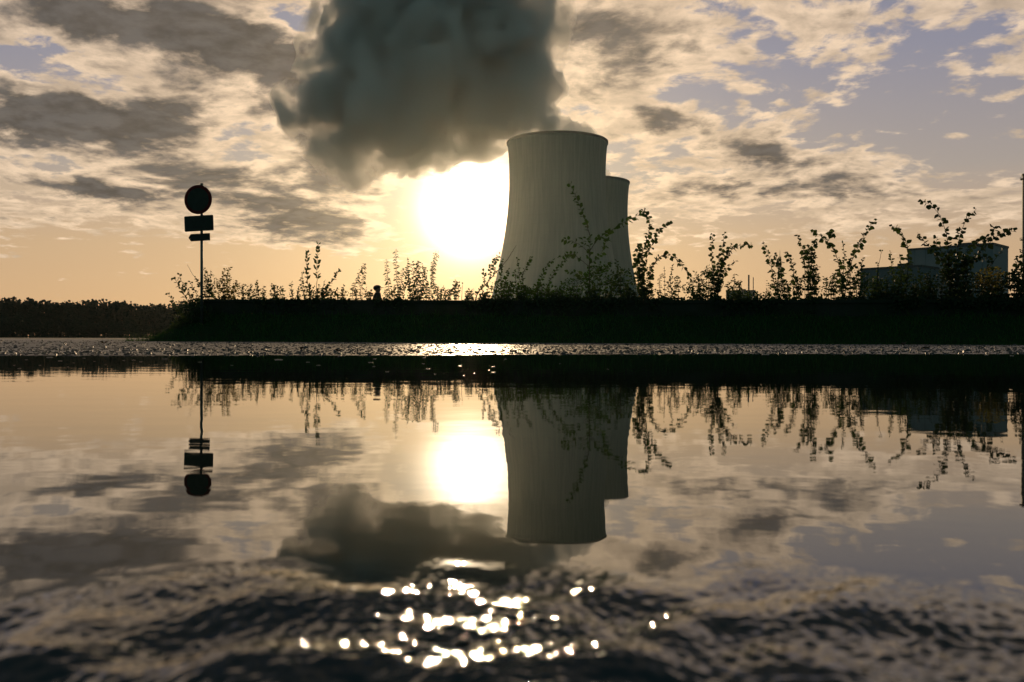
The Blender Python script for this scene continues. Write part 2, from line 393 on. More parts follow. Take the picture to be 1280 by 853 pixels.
# ------------------------------------------------------------------ cooling towers
def hyper(rt, zt, k, z): return rt * math.sqrt(1 + ((z - zt) / k) ** 2)
def tower(cx_px, Dm, label):
    root = empty('cooling_tower', ((cx_px - 640) / F * Dm, Dm, 0), label=label, cat='cooling tower', group='hyperbolic cooling towers of the power plant')
    H = 152.0; sc_ = 662.0 / F
    rt, zt, k = 60 * sc_, 199 * sc_, 159 * sc_
    prof = [(hyper(rt, zt, k, z), z) for z in np.linspace(9, H - 1.6, 60)]
    inner = [(r - 0.9, z) for r, z in reversed(prof)]
    seg = 144
    v, f = lathe(prof + inner + [prof[0]], seg)
    from_data('shell', v, f, M_conc_t, root, smooth=True)
    r1 = hyper(rt, zt, k, H)
    v, f = lathe([(r1 - 1.0, H - 1.6), (r1 + .55, H - 1.6), (r1 + .55, H), (r1 - 1.0, H), (r1 - 1.0, H - 1.6)], seg); from_data('rim', v, f, M_conc_rim, root)
    for i in range(36):        # leaning columns that carry the shell
        a = 2 * math.pi * i / 36; rb = hyper(rt, zt, k, 0); ra = hyper(rt, zt, k, 9)
        bm = bmesh.new()
        for sg in (-1, 1):
            a2 = a + sg * math.pi / 36
            cyl(bm, (rb * math.cos(a), rb * math.sin(a), -.5), ((ra - .5) * math.cos(a2), (ra - .5) * math.sin(a2), 9.3), .6, .6, 6)
        from_bm('support_column', bm, M_conc_rim, root)
    v, f = lathe([(hyper(rt, zt, k, 0) + 3, -.4), (hyper(rt, zt, k, 0) + 3, 1.2), (hyper(rt, zt, k, 0) + 2.4, 1.2), (hyper(rt, zt, k, 0) + 2.4, -.4)], seg)
    from_data('basin_wall', v, f, M_conc_rim, root)
    return root
M_conc_t = material('shell_concrete')
n = NT(M_conc_t.node_tree)
tcx = n.n('ShaderNodeTexCoord').outputs['Object']
s3 = n.n('ShaderNodeSeparateXYZ'); n.put(s3.inputs[0], tcx)
angz = n.m('ARCTAN2', s3.outputs[1], s3.outputs[0])
ribs = n.m('SINE', n.m('MULTIPLY', angz, 120.0))
lifts = n.m('LESS_THAN', n.m('FRACT', n.m('DIVIDE', s3.outputs[2], 6.5)), .05)
cv = n.n('ShaderNodeCombineXYZ'); n.put(cv.inputs[0], n.m('MULTIPLY', angz, 20.0)); n.put(cv.inputs[1], n.m('MULTIPLY', s3.outputs[2], .03))
streak = n.noise(cv.outputs[0], 1.0, 5, .6)
cc = n.mix(n.ss(streak, .3, .7), (.25, .28, .25), (.31, .335, .295))
cc = n.mix(n.m('MULTIPLY', lifts, .10), cc, (.15, .15, .14))
pb = n.n('ShaderNodeBsdfPrincipled'); n.put(pb.inputs['Base Color'], cc); pb.inputs['Roughness'].default_value = .9; pb.inputs['Specular IOR Level'].default_value = .1
b = n.n('ShaderNodeBump'); b.inputs['Strength'].default_value = .12; b.inputs['Distance'].default_value = .25
n.put(b.inputs['Height'], ribs); n.put(pb.inputs['Normal'], b.outputs[0])
n.t.links.new(pb.outputs[0], n.n('ShaderNodeOutputMaterial').inputs[0])
tower(696, 662, 'large pale concrete cooling tower in front, with the sun beside its left edge')
tower(736, 832, 'smaller looking cooling tower half hidden behind the right side of the front one')

# ------------------------------------------------------------------ steam
def volume_mat(name, colr, dens, aniso):
    m_ = bpy.data.materials.new(name); m_.use_nodes = True; n = NT(m_.node_tree)
    pv = n.n('ShaderNodeVolumePrincipled'); n.put(pv.inputs['Color'], colr); pv.inputs['Density'].default_value = dens; pv.inputs['Anisotropy'].default_value = aniso
    n.t.links.new(pv.outputs[0], n.n('ShaderNodeOutputMaterial').inputs['Volume'])
    return m_
M_steam = volume_mat('steam', (.96, .97, .985), .15, .15)
M_veil = bpy.data.materials.new('steam_veil'); M_veil.use_nodes = True; n = NT(M_veil.node_tree)
tcx = n.n('ShaderNodeTexCoord').outputs['Object']
pv = n.n('ShaderNodeVolumePrincipled'); n.put(pv.inputs['Color'], (.955, .965, .98)); pv.inputs['Anisotropy'].default_value = .1
wv = n.v('ADD', tcx, n.v('SCALE', n.v('SUBTRACT', n.noise(tcx, .02, 2, .5, out=1), (.5, .5, .5)), scale=22.0))
f_ = n.noise(wv, .030, 5, .62)
n.put(pv.inputs['Density'], n.ss(f_, .46, .58, 0.0, .15))
n.t.links.new(pv.outputs[0], n.n('ShaderNodeOutputMaterial').inputs['Volume'])
sc.cycles.volume_step_rate = .3; sc.cycles.volume_max_steps = 256
def steam(name, blobs, Dm, vox, label, disp, grow=1.0, mat=None, parent=None):
    bm = bmesh.new()
    for px, py, rp, dd in blobs:
        c = at(px, py, Dm + dd); r = rp / F * (Dm + dd) * grow
        bmesh.ops.create_icosphere(bm, subdivisions=3, radius=r, matrix=Matrix.Translation(c) @ Matrix.Diagonal((1, 1.0, .9, 1)))
    me = bpy.data.meshes.new('tmp'); bm.to_mesh(me); bm.free()
    tmp = bpy.data.objects.new('tmp', me); col.objects.link(tmp)
    md = tmp.modifiers.new('r', 'REMESH'); md.mode = 'VOXEL'; md.voxel_size = vox
    dg = bpy.context.evaluated_depsgraph_get(); dg.update()
    m2 = bpy.data.meshes.new_from_object(tmp.evaluated_get(dg)); bpy.data.objects.remove(tmp)
    nv = len(m2.vertices); co = np.empty(nv * 3); m2.vertices.foreach_get('co', co); co = co.reshape(-1, 3)
    no = np.empty(nv * 3); m2.vertices.foreach_get('normal', no); no = no.reshape(-1, 3)
    def outer(mesh):
        b = bmesh.new(); b.from_mesh(mesh); seen = set(); best = []
        b.verts.ensure_lookup_table()
        for v0 in b.verts:
            if v0.index in seen: continue
            st, isl = [v0], []; seen.add(v0.index)
            while st:
                q = st.pop(); isl.append(q)
                for e in q.link_edges:
                    t_ = e.other_vert(q)
                    if t_.index not in seen: seen.add(t_.index); st.append(t_)
            if len(isl) > len(best): best = isl
        keep = set(x.index for x in best)
        bmesh.ops.delete(b, geom=[q for q in b.verts if q.index not in keep], context='VERTS'); b.to_mesh(mesh); b.free(); return mesh
    outer(m2)
    nv = len(m2.vertices); co = np.empty(nv * 3); m2.vertices.foreach_get('co', co); co = co.reshape(-1, 3)
    no = np.empty(nv * 3); m2.vertices.foreach_get('normal', no); no = no.reshape(-1, 3)
    for amp, s_ in disp:
        off = np.empty(nv)
        for i in range(nv):
            p = Vector(co[i]) / s_
            off[i] = 0.62 - 1.9 * abs(noise.noise(p)) - .9 * abs(noise.noise(p * 2.1)) - .45 * abs(noise.noise(p * 4.3))
        co = co + no * (off * amp)[:, None]
        m2.vertices.foreach_set('co', co.ravel()); m2.update()
        no = np.empty(nv * 3); m2.vertices.foreach_get('normal', no); no = no.reshape(-1, 3)
    tmp = bpy.data.objects.new('tmp', m2); col.objects.link(tmp)
    md = tmp.modifiers.new('r', 'REMESH'); md.mode = 'VOXEL'; md.voxel_size = vox * .8
    dg = bpy.context.evaluated_depsgraph_get(); dg.update()
    m3 = bpy.data.meshes.new_from_object(tmp.evaluated_get(dg)); bpy.data.objects.remove(tmp); m2 = outer(m3)
    nv = len(m2.vertices); co = np.empty(nv * 3); m2.vertices.foreach_get('co', co); co = co.reshape(-1, 3)
    base = at(*blobs[0][:2], Dm)
    co = co - np.array(base); m2.vertices.foreach_set('co', co.ravel()); m2.update()
    o = link(name, m2, M_steam, smooth=True); o.location = base; m2.materials.clear(); m2.materials.append(mat or M_steam)
    if parent: o.parent = parent; o.location = base - parent.location; return o
    return tag(o, label, 'steam')
PL = [(676, 158, 24, 6), (664, 140, 34, 16), (640, 148, 36, 34), (655, 104, 44, 16), (612, 128, 56, 36), (594, 160, 42, 46), (558, 166, 42, 40), (625, 55, 64, 20), (655, 22, 40, 20),
      (560, 95, 88, 30), (560, 20, 95, 30), (500, 130, 78, 30), (470, 160, 50, 30), (500, 50, 90, 40), (440, 120, 60, 40), (405, 128, 36, 40), (448, 188, 34, 40), (430, 60, 34, 50), (520, 185, 34, 30),
      (470, -10, 70, 50), (600, -40, 90, 30), (540, -70, 90, 30)]
plume = empty('steam_plume', tuple(at(640, 150, 662)), label='towering dark grey steam cloud drifting left from the front cooling tower', cat='steam')
steam('core', PL, 662, 2.2, None, [(15.0, 60.0), (9.0, 25.0), (4.0, 10.0)], .93, M_steam, plume)
VB = [(x_, y_, r_, d_) for x_, y_, r_, d_ in PL if not (x_ > 630 and y_ > 120)] + [(676, 150, 16, 10), (660, 130, 34, 20), (392, 140, 44, 40), (412, 60, 36, 50), (395, 35, 26, 50), (372, 120, 30, 40), (440, 205, 36, 40), (410, 180, 34, 40), (545, 196, 26, 40), (590, 190, 20, 46), (425, 100, 50, 50), (690, 60, 30, 20), (695, 20, 34, 20)]
steam('veil', VB, 662, 5.0, None, [(8.0, 40.0)], 1.14, M_veil, plume)
steam('steam_puff', [(738, 172, 10, 0), (715, 168, 18, 4), (728, 164, 13, 6), (702, 162, 18, 8), (722, 160, 8, 4), (690, 160, 16, 8), (734, 166, 9, 0), (712, 158, 7, 0)], 665, 1.2,
      'small brownish steam puff curling over the right rim of the front cooling tower', [(2.4, 9.0), (1.0, 3.5)])
steam('steam_wisp', [(760, 230, 8, 0), (752, 228, 14, 0), (768, 228, 9, 0), (745, 218, 12, 0), (776, 231, 5, 0), (758, 216, 5, 0)], 832, 1.3,
      'low steam wisp rising from the rear cooling tower, just right of the front tower', [(2.0, 8.0), (.9, 3.5)])

# ------------------------------------------------------------------ power plant buildings
def prism(bm, pts, z0, z1):
    lo_ = [bm.verts.new((p[0], p[1], z0)) for p in pts]; hi_ = [bm.verts.new((p[0], p[1], z1)) for p in pts]
    n_ = len(pts); bm.faces.new(hi_); bm.faces.new(lo_[::-1])
    for i in range(n_): j = (i + 1) % n_; bm.faces.new((lo_[i], lo_[j], hi_[j], hi_[i]))
def block(corner, dirL, LL, LR, H, label, mat):
    a = Vector(corner); e = Vector((dirL[0], dirL[1], 0)).normalized(); g = Vector((e.y, -e.x, 0))
    root = empty('industrial_building', (a.x, a.y, 0), label=label, cat='building')
    def pts(grow): return [(-(e + g) * grow), (e * (LL + grow) - g * grow), (e * (LL + grow) + g * (LR + grow)), (-e * grow + g * (LR + grow))]
    bm = bmesh.new(); prism(bm, pts(0), -.5, H - .9); from_bm('wall', bm, mat, root)
    bm = bmesh.new(); prism(bm, pts(.25), H - .898, H); from_bm('roof_edge', bm, M_trim, root)
    bm = bmesh.new()           # panel joints standing proud
    k = 4.0
    while k < LL - 1:
        p = e * k - g * .06; box(bm, (p.x, p.y, H / 2), (.18, .1, H - 2.2), math.atan2(e.y, e.x)); k += 4.5
    from_bm('panel_joints', bm, M_clad2, root)
    bm = bmesh.new(); p = e * (LL * .4) + g * (LR * .5); box(bm, (p.x, p.y, H + .8), (5, 4, 1.6), math.atan2(e.y, e.x)); from_bm('roof_unit', bm, M_trim, root)
    return root, e, g
u = lambda px, d: ((px - 640) / F * d, d)
block(u(1241, 350), (-24, 24.5), 34, 20, 40.0, 'tall windowless block with pale flat walls, right of the brambles', M_clad)
block(u(1152, 344), (-15, 15.5), 25, 18, 30.3, 'lower grey flat roofed block in front of the tall windowless one', M_clad2)
block(u(944, 900), (-24, 6), 30, 20, 52, 'small distant flat roofed block showing low between the shrubs', M_clad2)
# two thin stacks on the far building, lattice mast, tall stack at the frame edge
def stack(px, D, H, r, label, name='chimney_stack', plats=()):
    x, y = u(px, D); root = empty(name, (x, y, 0), label=label, cat='chimney')
    bm = bmesh.new(); cyl(bm, (0, 0, -.5), (0, 0, H), r * 1.05, r, 24); from_bm('shaft', bm, M_stack, root)
    bm = bmesh.new(); cyl(bm, (0, 0, H), (0, 0, H + r * .25), r * 1.12, r * 1.12, 24); from_bm('cap', bm, M_trim, root)
    for z in plats:
        bm = bmesh.new(); cyl(bm, (0, 0, z), (0, 0, z + .25), r + 1.1, r + 1.1, 20)
        for i in range(16):
            a = i * math.pi / 8; cyl(bm, ((r + 1) * math.cos(a), (r + 1) * math.sin(a), z), ((r + 1) * math.cos(a), (r + 1) * math.sin(a), z + 1.2), .06, .06, 4)
        from_bm('platform', bm, M_trim, root)
        v, f = lathe([(r + 1.0, z + 1.15), (r + 1.1, z + 1.15), (r + 1.1, z + 1.27), (r + 1.0, z + 1.27), (r + 1.0, z + 1.15)], 24); from_data('railing', v, f, M_trim, root)
    return root
stack(1284.5, 470, (hor(1280) - 219) / F * 470, 2.9, 'tall dark chimney stack at the right edge of the picture', plats=((hor(1280) - 224) / F * 470, (hor(1280) - 300) / F * 470))
stack(935.7, 905, (hor(935) - 344) / F * 905, .85, 'thin distant chimney, left and thicker one of the pair beside the low block')
stack(941.3, 905, (hor(941) - 347) / F * 905, .45, 'thin distant chimney, right and slimmer one of the pair beside the low block')
x, y = u(974.5, 760); root = empty('lattice_mast', (x, y, 0), label='distant lattice mast with short crossarms, seen behind the leafy sprigs', cat='mast')
Hm = (hor(975) - 313) / F * 760; bm = bmesh.new()
def wd(z): return 3.2 * (1 - z / Hm) + .45
lv = np.linspace(0, Hm * .93, 15)
for i in range(len(lv) - 1):
    z0, z1 = lv[i], lv[i + 1]; c0 = [(sx * wd(z0), sy * wd(z0), z0) for sx, sy in ((1, 1), (-1, 1), (-1, -1), (1, -1))]; c1 = [(sx * wd(z1), sy * wd(z1), z1) for sx, sy in ((1, 1), (-1, 1), (-1, -1), (1, -1))]
    for j in range(4):
        cyl(bm, c0[j], c1[j], .22, .22, 5); cyl(bm, c0[j], c1[(j + 1) % 4], .12, .12, 4); cyl(bm, c0[(j + 1) % 4], c1[j], .12, .12, 4)
from_bm('lattice', bm, M_trim, root)
bm = bmesh.new(); cyl(bm, (0, 0, Hm * .93), (0, 0, Hm), .25, .12, 6); from_bm('top_spike', bm, M_trim, root)
for zf, L in ((.62, 7), (.74, 6), (.86, 4.5)):
    bm = bmesh.new(); cyl(bm, (-L, 0, Hm * zf), (L, 0, Hm * zf), .28, .28, 5); cyl(bm, (-L, 0, Hm * zf), (0, 0, Hm * zf + 1.6), .14, .14, 4); cyl(bm, (L, 0, Hm * zf), (0, 0, Hm * zf + 1.6), .14, .14, 4)
    from_bm('crossarm', bm, M_trim, root)

# ------------------------------------------------------------------ distant wood (left)
def wood(name, x0, x1, D, depth, hfun, n_tr, seed, label):
    r = random.Random(seed); V_, F_ = [], []
    for i in range(n_tr):
        px = r.uniform(x0, x1); d = D + r.random() ** 1.3 * depth
        H = hfun(px) / F * d * r.uniform(.82, 1.04) + CH; cx, cy_ = u(px, d)
        cr = H * r.uniform(.16, .27); base_z = H * r.uniform(.0, .22)
        # crown = many leaf clump faces through an uneven ellipsoid
        lob = [(r.uniform(-.5, .5) * cr, r.uniform(-.5, .5) * cr, r.uniform(.35, .86) * H, cr * r.uniform(.5, .85)) for _ in range(6)] + [(r.uniform(-.3, .3) * cr, 0, H * .91, cr * .42), (0, 0, H * .3, cr), (0, 0, H * .15, cr)]
        for k in range(130):
            lx, ly, lz, lr = r.choice(lob)
            v_ = Vector((r.gauss(0, 1), r.gauss(0, 1), r.gauss(0, 1))).normalized() * lr * r.uniform(.6, 1.05)
            c = Vector((cx + lx + v_.x, cy_ + ly + v_.y, max(.4, lz + v_.z * 1.15)))
            if c.z > H: c.z = H - r.random() * .5
            s_ = r.uniform(.45, 1.15) * H / 20; a1 = Vector((r.gauss(0, 1), r.gauss(0, 1), r.gauss(0, 1))).normalized(); a2 = a1.cross(Vector((r.gauss(0, 1), r.gauss(0, 1), r.gauss(0, 1)))).normalized()
            b0 = len(V_); V_ += [c + a1 * s_, c + a2 * s_ * .8, c - a1 * s_ * .9, c - a2 * s_]; F_.append((b0, b0 + 1, b0 + 2, b0 + 3))
        b0 = len(V_)             # trunk
        for z, rr in ((-.3, H * .016), (H * .8, H * .005)):
            for q in range(5): V_.append(Vector((cx + rr * math.cos(q * 1.2566), cy_ + rr * math.sin(q * 1.2566), z)))
        for q in range(5): F_.append((b0 + q, b0 + (q + 1) % 5, b0 + 5 + (q + 1) % 5, b0 + 5 + q))
    o = from_data(name, V_, F_, M_tree); return tag(o, label, 'wood', kind='stuff')
wood('distant_wood', -160, 330, 400, 55, lambda px: 46 - max(0, px - 60) * .028 + 2.2 * math.sin(px * .06) + 1.5 * math.sin(px * .17), 430, 3, 'long far belt of dark trees along the horizon at the left')
wood('nearer_wood', -160, 255, 300, 30, lambda px: 24 + 5 * math.sin(px * .02 + 1) + 2.5 * math.sin(px * .09), 170, 5, 'lower darker thicket in front of the far tree belt at the left')

# ------------------------------------------------------------------ road sign
sd = 22.3; sx_, sy__ = u(252.0, sd)
sroot = empty('road_sign_post', (sx_, sy__, 0), label='round traffic sign above two smaller plates on a slim post at the bank end', cat='road sign')
zz = lambda py: CH + (hor(250) - py) / F * sd
bm = bmesh.new(); cyl(bm, (0, 0, -.2), (0, 0, zz(231)), .036, .036, 16); from_bm('post', bm, M_steel, sroot, True)
bm = bmesh.new(); cyl(bm, (0, 0, zz(231)), (0, 0, zz(229.6)), .04, .038, 12); from_bm('post_cap', bm, M_trim, sroot)
TW = R(-8); c_ = math.cos(R(27))
face = empty_rot = Matrix.Rotation(TW, 4, 'Z')
def plate(name, pts, th, y, mat, parent=sroot, roll=-2.2):
    bm = bmesh.new(); vs = [bm.verts.new((p[0], 0, p[1])) for p in pts]; f0 = bm.faces.new(vs)
    r_ = bmesh.ops.extrude_face_region(bm, geom=[f0]); bmesh.ops.translate(bm, vec=(0, th, 0), verts=[q for q in r_['geom'] if isinstance(q, bmesh.types.BMVert)])
    bmesh.ops.recalc_face_normals(bm, faces=bm.faces); bmesh.ops.translate(bm, vec=(0, y, 0), verts=bm.verts); bmesh.ops.transform(bm, matrix=face @ Matrix.Translation((0, 0, zz(285))) @ Matrix.Rotation(R(roll), 4, 'Y') @ Matrix.Translation((0, 0, -zz(285))), verts=bm.verts)
    return from_bm(name, bm, mat, parent)
rd = (268.2 - 231.8) / 2 / F * sd; zc = zz(250); dxs = -2.0 / F * sd / c_
circ = lambda r, n_=64: [(dxs + r * math.cos(2 * math.pi * k / n_), zc + r * math.sin(2 * math.pi * k / n_)) for k in range(n_)]
dk = plate('round_sign', circ(rd), .02, -.062, M_signback); plate('sign_centre', circ(rd * .78), .003, -.0655, M_signwhite, dk)
hw = 17.0 / F * sd / c_; zt_, zb_ = zz(270.0), zz(289.3); rr = .03
def rrect(x0, x1, z0, z1, r, n_=5):
    out = []
    for cx, cz, a0 in ((x1 - r, z1 - r, 0), (x0 + r, z1 - r, 90), (x0 + r, z0 + r, 180), (x1 - r, z0 + r, 270)):
        for k in range(n_ + 1): a = R(a0 + 90 * k / n_); out.append((cx + r * math.cos(a), cz + r * math.sin(a)))
    return out
pl = plate('text_plate', rrect(dxs - hw, dxs + hw, zb_, zt_, rr), .02, -.062, M_signdark)
pl2 = plate('text_panel', rrect(dxs - hw + .018, dxs + hw - .018, zb_ + .018, zt_ - .018, rr * .7), .003, -.0655, M_signwhite, pl)
for txt, zf, sz in (('Feuerwehr-', .60, .105), ('zufahrt', .22, .105)):
    cu = bpy.data.curves.new('t', 'FONT'); cu.body = txt; cu.size = sz; cu.align_x = 'CENTER'; cu.extrude = .0008
    to = bpy.data.objects.new('t', cu); col.objects.link(to); dg = bpy.context.evaluated_depsgraph_get(); dg.update()
    m2 = bpy.data.meshes.new_from_object(to.evaluated_get(dg)); bpy.data.objects.remove(to)
    m2.transform(face @ Matrix.Translation((dxs, -.067, zb_ + (zt_ - zb_) * zf - .01)) @ Matrix.Rotation(R(90), 4, 'X')); m2.materials.clear()
    link('lettering', m2, M_signdark, pl)
hw2 = 12.6 / F * sd / c_; za, zb2 = zz(292.6), zz(301.6); off2 = -2.2 / F * sd / c_
plate('arrow_plate', [(off2 - hw2, (za + zb2) / 2), (off2 - hw2 * .78, za), (off2 + hw2, za), (off2 + hw2, zb2), (off2 - hw2 * .78, zb2)][::-1], .02, -.062, M_signdark)
for z in (zz(240), zz(260), zz(275), zz(285), zz(297)):
    bm = bmesh.new(); v_ = box(bm, (0, -.02, z), (.10, .05, .03)); bmesh.ops.transform(bm, matrix=face, verts=bm.verts); from_bm('clamp', bm, M_steel, sroot)

# ------------------------------------------------------------------ person behind the wall
pd_ = 23.6; X0, Y0 = u(472.3, pd_)
top = CH + (hor(472) - 356.3) / F * pd_
HB = top - .02
person = empty('person', (X0 - .03, Y0, 0), rz=R(12), label='person in a peaked cap and dark jacket behind the wall, facing right', cat='person')
def skin_mesh(name, nodes, edges, mat, root=0, sub=2, parent=person):
    me = bpy.data.meshes.new(name); me.from_pydata([n_[0] for n_ in nodes], edges, []); o = bpy.data.objects.new('tmp', me); col.objects.link(o)
    o.modifiers.new('s', 'SKIN'); 
    for i, n_ in enumerate(nodes):
        me.skin_vertices[0].data[i].radius = (n_[1], n_[1] * (n_[2] if len(n_) > 2 else 1)); me.skin_vertices[0].data[i].use_root = (i == root)
    s_ = o.modifiers.new('d', 'SUBSURF'); s_.levels = sub; s_.render_levels = sub
    dg = bpy.context.evaluated_depsgraph_get(); dg.update(); m2 = bpy.data.meshes.new_from_object(o.evaluated_get(dg)); bpy.data.objects.remove(o)
    m2.materials.clear(); return link(name, m2, mat, parent, True)
k = HB / 1.75
def S(*p): return (p[0] * k, p[1] * k, p[2] * k)
# facing +X
nodes = [(S(0, 0, .95), .13 * k), (S(.0, 0, 1.15), .125 * k), (S(.0, 0, 1.38), .14 * k), (S(.02, 0, 1.49), .07 * k), (S(.03, 0, 1.56), .068 * k), (S(.025, 0, 1.63), .112 * k), (S(.02, 0, 1.68), .098 * k),
         (S(0, .17, 1.41), .065 * k), (S(.0, .23, 1.15), .042 * k), (S(.10, .20, .93), .033 * k), (S(.0, -.17, 1.41), .065 * k), (S(.0, -.23, 1.15), .042 * k), (S(.10, -.20, .93), .033 * k),
         (S(0, .09, .88), .09 * k), (S(.02, .10, .48), .062 * k), (S(-.01, .10, .09), .042 * k), (S(.13, .11, .035), .034 * k),
         (S(0, -.09, .88), .09 * k), (S(.02, -.10, .48), .062 * k), (S(-.01, -.10, .09), .042 * k), (S(.13, -.11, .035), .034 * k)]
edges = [(0, 1), (1, 2), (2, 3), (3, 4), (4, 5), (5, 6), (2, 7), (7, 8), (8, 9), (2, 10), (10, 11), (11, 12), (0, 13), (13, 14), (14, 15), (15, 16), (0, 17), (17, 18), (18, 19), (19, 20)]
body = skin_mesh('body', nodes, edges, M_skin)
for sgn in (1, -1):
    h0 = S(.10, .20 * sgn, .93)
    for q in range(4): skin_mesh('finger', [((h0[0], h0[1] + (q - 1.5) * .012, h0[2] - .02), .013), ((h0[0] + .03, h0[1] + (q - 1.5) * .020, h0[2] - .10), .010), ((h0[0] + .045, h0[1] + (q - 1.5) * .020, h0[2] - .14 - .01 * (q in (1, 2))), .008)], [(0, 1), (1, 2)], M_skin, sub=1, parent=body)
    skin_mesh('thumb', [((h0[0], h0[1], h0[2] - .02), .013), ((h0[0] + .05, h0[1] - .01 * sgn, h0[2] - .06), .010), ((h0[0] + .065, h0[1] - .01 * sgn, h0[2] - .09), .008)], [(0, 1), (1, 2)], M_skin, sub=1, parent=body)
jn = [(S(0, 0, .90), .16 * k), (S(.0, 0, 1.15), .155 * k), (S(.0, 0, 1.40), .15 * k), (S(.01, 0, 1.52), .115 * k), (S(0, .18, 1.44), .10 * k), (S(.0, .235, 1.15), .062 * k), (S(.09, .205, .97), .050 * k), (S(.0, -.18, 1.44), .10 * k), (S(.0, -.235, 1.15), .062 * k), (S(.09, -.205, .97), .050 * k)]
skin_mesh('jacket', jn, [(0, 1), (1, 2), (2, 3), (2, 4), (4, 5), (5, 6), (2, 7), (7, 8), (8, 9)], M_jacket)
skin_mesh('trousers', [(S(0, 0, .93), .15 * k), (S(0, .09, .85), .105 * k), (S(.02, .10, .48), .078 * k), (S(-.01, .10, .11), .062 * k), (S(0, -.09, .85), .105 * k), (S(.02, -.10, .48), .078 * k), (S(-.01, -.10, .11), .062 * k)], [(0, 1), (1, 2), (2, 3), (0, 4), (4, 5), (5, 6)], M_trouser)
for sgn in (1, -1): skin_mesh('shoe', [(S(-.05, .105 * sgn, .05), .05 * k), (S(.06, .11 * sgn, .045), .05 * k), (S(.16, .115 * sgn, .04), .04 * k)], [(0, 1), (1, 2)], M_shoe)
# face details: nose, ears, eyes
def blob(name, c, s, mat, parent):
    bm = bmesh.new(); bmesh.ops.create_icosphere(bm, subdivisions=2, radius=1, matrix=Matrix.Translation(c) @ Matrix.Diagonal((*s, 1))); return from_bm(name, bm, mat, parent, True)
blob('nose', S(.118, 0, 1.64), S(.022, .013, .022), M_skin, body)
for sgn in (1, -1): blob('ear', S(.02, .083 * sgn, 1.64), S(.022, .01, .032), M_skin, body); blob('eye', S(.098, .032 * sgn, 1.655), S(.012, .012, .008), M_signdark, body)
blob('mouth', S(.100, 0, 1.60), S(.008, .024, .005), M_signback, body)
blob('hair', S(-.005, 0, 1.672), S(.112, .104, .09), M_hair, person)
bm = bmesh.new(); bmesh.ops.create_uvsphere(bm, u_segments=20, v_segments=12, radius=1, matrix=Matrix.Translation(S(.015, 0, 1.685)) @ Matrix.Diagonal((*S(.122, .11, .082), 1)))
bmesh.ops.delete(bm, geom=[q for q in bm.verts if q.co.z < 1.684 * k], context='VERTS'); cap = from_bm('cap', bm, M_cap, person, True)
bm = bmesh.new(); pk = [(S(.085 + .15 * math.cos(a), .075 * math.sin(a), 1.69 - .012 * math.cos(a))) for a in np.linspace(-math.pi / 2, math.pi / 2, 12)]
f0 = bm.faces.new([bm.verts.new(q) for q in pk]); r_ = bmesh.ops.extrude_face_region(bm, geom=[f0]); bmesh.ops.translate(bm, vec=(0, 0, .008), verts=[q for q in r_['geom'] if isinstance(q, bmesh.types.BMVert)]); from_bm('cap_peak', bm, M_cap, cap)

# ------------------------------------------------------------------ plants
class Leafer:
    def __init__(s): s.v = []; s.f = []
    def leaf(s, base, d, nrm, L, W, fold=.25, drop=.0):
        d = d.normalized(); side = d.cross(nrm); 
        if side.length < 1e-4: side = Vector((1, 0, 0))
        side.normalize(); up = side.cross(d)
        b0 = len(s.v)
        mid = base + d * L * .5 - Vector((0, 0, drop * L * .3))
        s.v += [base, base + d * L * .28 + side * W * .42 + up * W * fold, mid + side * W * .5 + up * W * fold, base + d * L * .8 + side * W * .27 - Vector((0, 0, drop * L * .6)), base + d * L - Vector((0, 0, drop * L)),
                base + d * L * .8 - side * W * .27 - Vector((0, 0, drop * L * .6)), mid - side * W * .5 + up * W * fold, base + d * L * .28 - side * W * .42 + up * W * fold, mid]
        s.f += [(b0, b0 + 1, b0 + 2, b0 + 8), (b0 + 8, b0 + 2, b0 + 3, b0 + 4), (b0, b0 + 8, b0 + 6, b0 + 7), (b0 + 8, b0 + 4, b0 + 5, b0 + 6)]
def tube(V_, F_, pts, r0, r1, seg=5):
    n_ = len(pts); b0 = len(V_)
    for i, p in enumerate(pts):
        t = (pts[min(i + 1, n_ - 1)] - pts[max(i - 1, 0)]); t = t.normalized() if t.length > 1e-6 else Vector((0, 0, 1))
        a = t.cross(Vector((0, 1, .03))).normalized(); b_ = t.cross(a); r = r0 + (r1 - r0) * i / max(1, n_ - 1)
        for q in range(seg): ang_ = 2 * math.pi * q / seg; V_.append(p + a * r * math.cos(ang_) + b_ * r * math.sin(ang_))
    for i in range(n_ - 1):
        for q in range(seg): q2 = (q + 1) % seg; F_.append((b0 + i * seg + q, b0 + i * seg + q2, b0 + (i + 1) * seg + q2, b0 + (i + 1) * seg + q))
def smooth_path(pts, n_):
    out = []; m_ = len(pts)
    for i in range(m_ - 1):
        p0, p1, p2, p3 = pts[max(0, i - 1)], pts[i], pts[i + 1], pts[min(m_ - 1, i + 2)]
        for k in range(n_):
            t = k / n_
            out.append(.5 * ((2 * p1) + (p2 - p0) * t + (2 * p0 - 5 * p1 + 4 * p2 - p3) * t * t + (3 * p1 - p0 - 3 * p2 + p3) * t ** 3))
    out.append(pts[-1]); return out
PX = 21.0 / F        # one photo pixel, in metres, at the bank
STYLE = {  # leaf length px, width px, spacing px, angle, droop
    'round': (5.6, 4.6, 2.3, 60, .15), 'oval': (5.0, 2.9, 2.2, 50, .1), 'pair': (5.2, 2.5, 4.4, 48, -.15), 'narrow': (6.2, 2.1, 1.5, 65, .55), 'small': (3.4, 2.3, 1.7, 55, .1)}
GR = 'shrubs and sprigs growing along the wall'
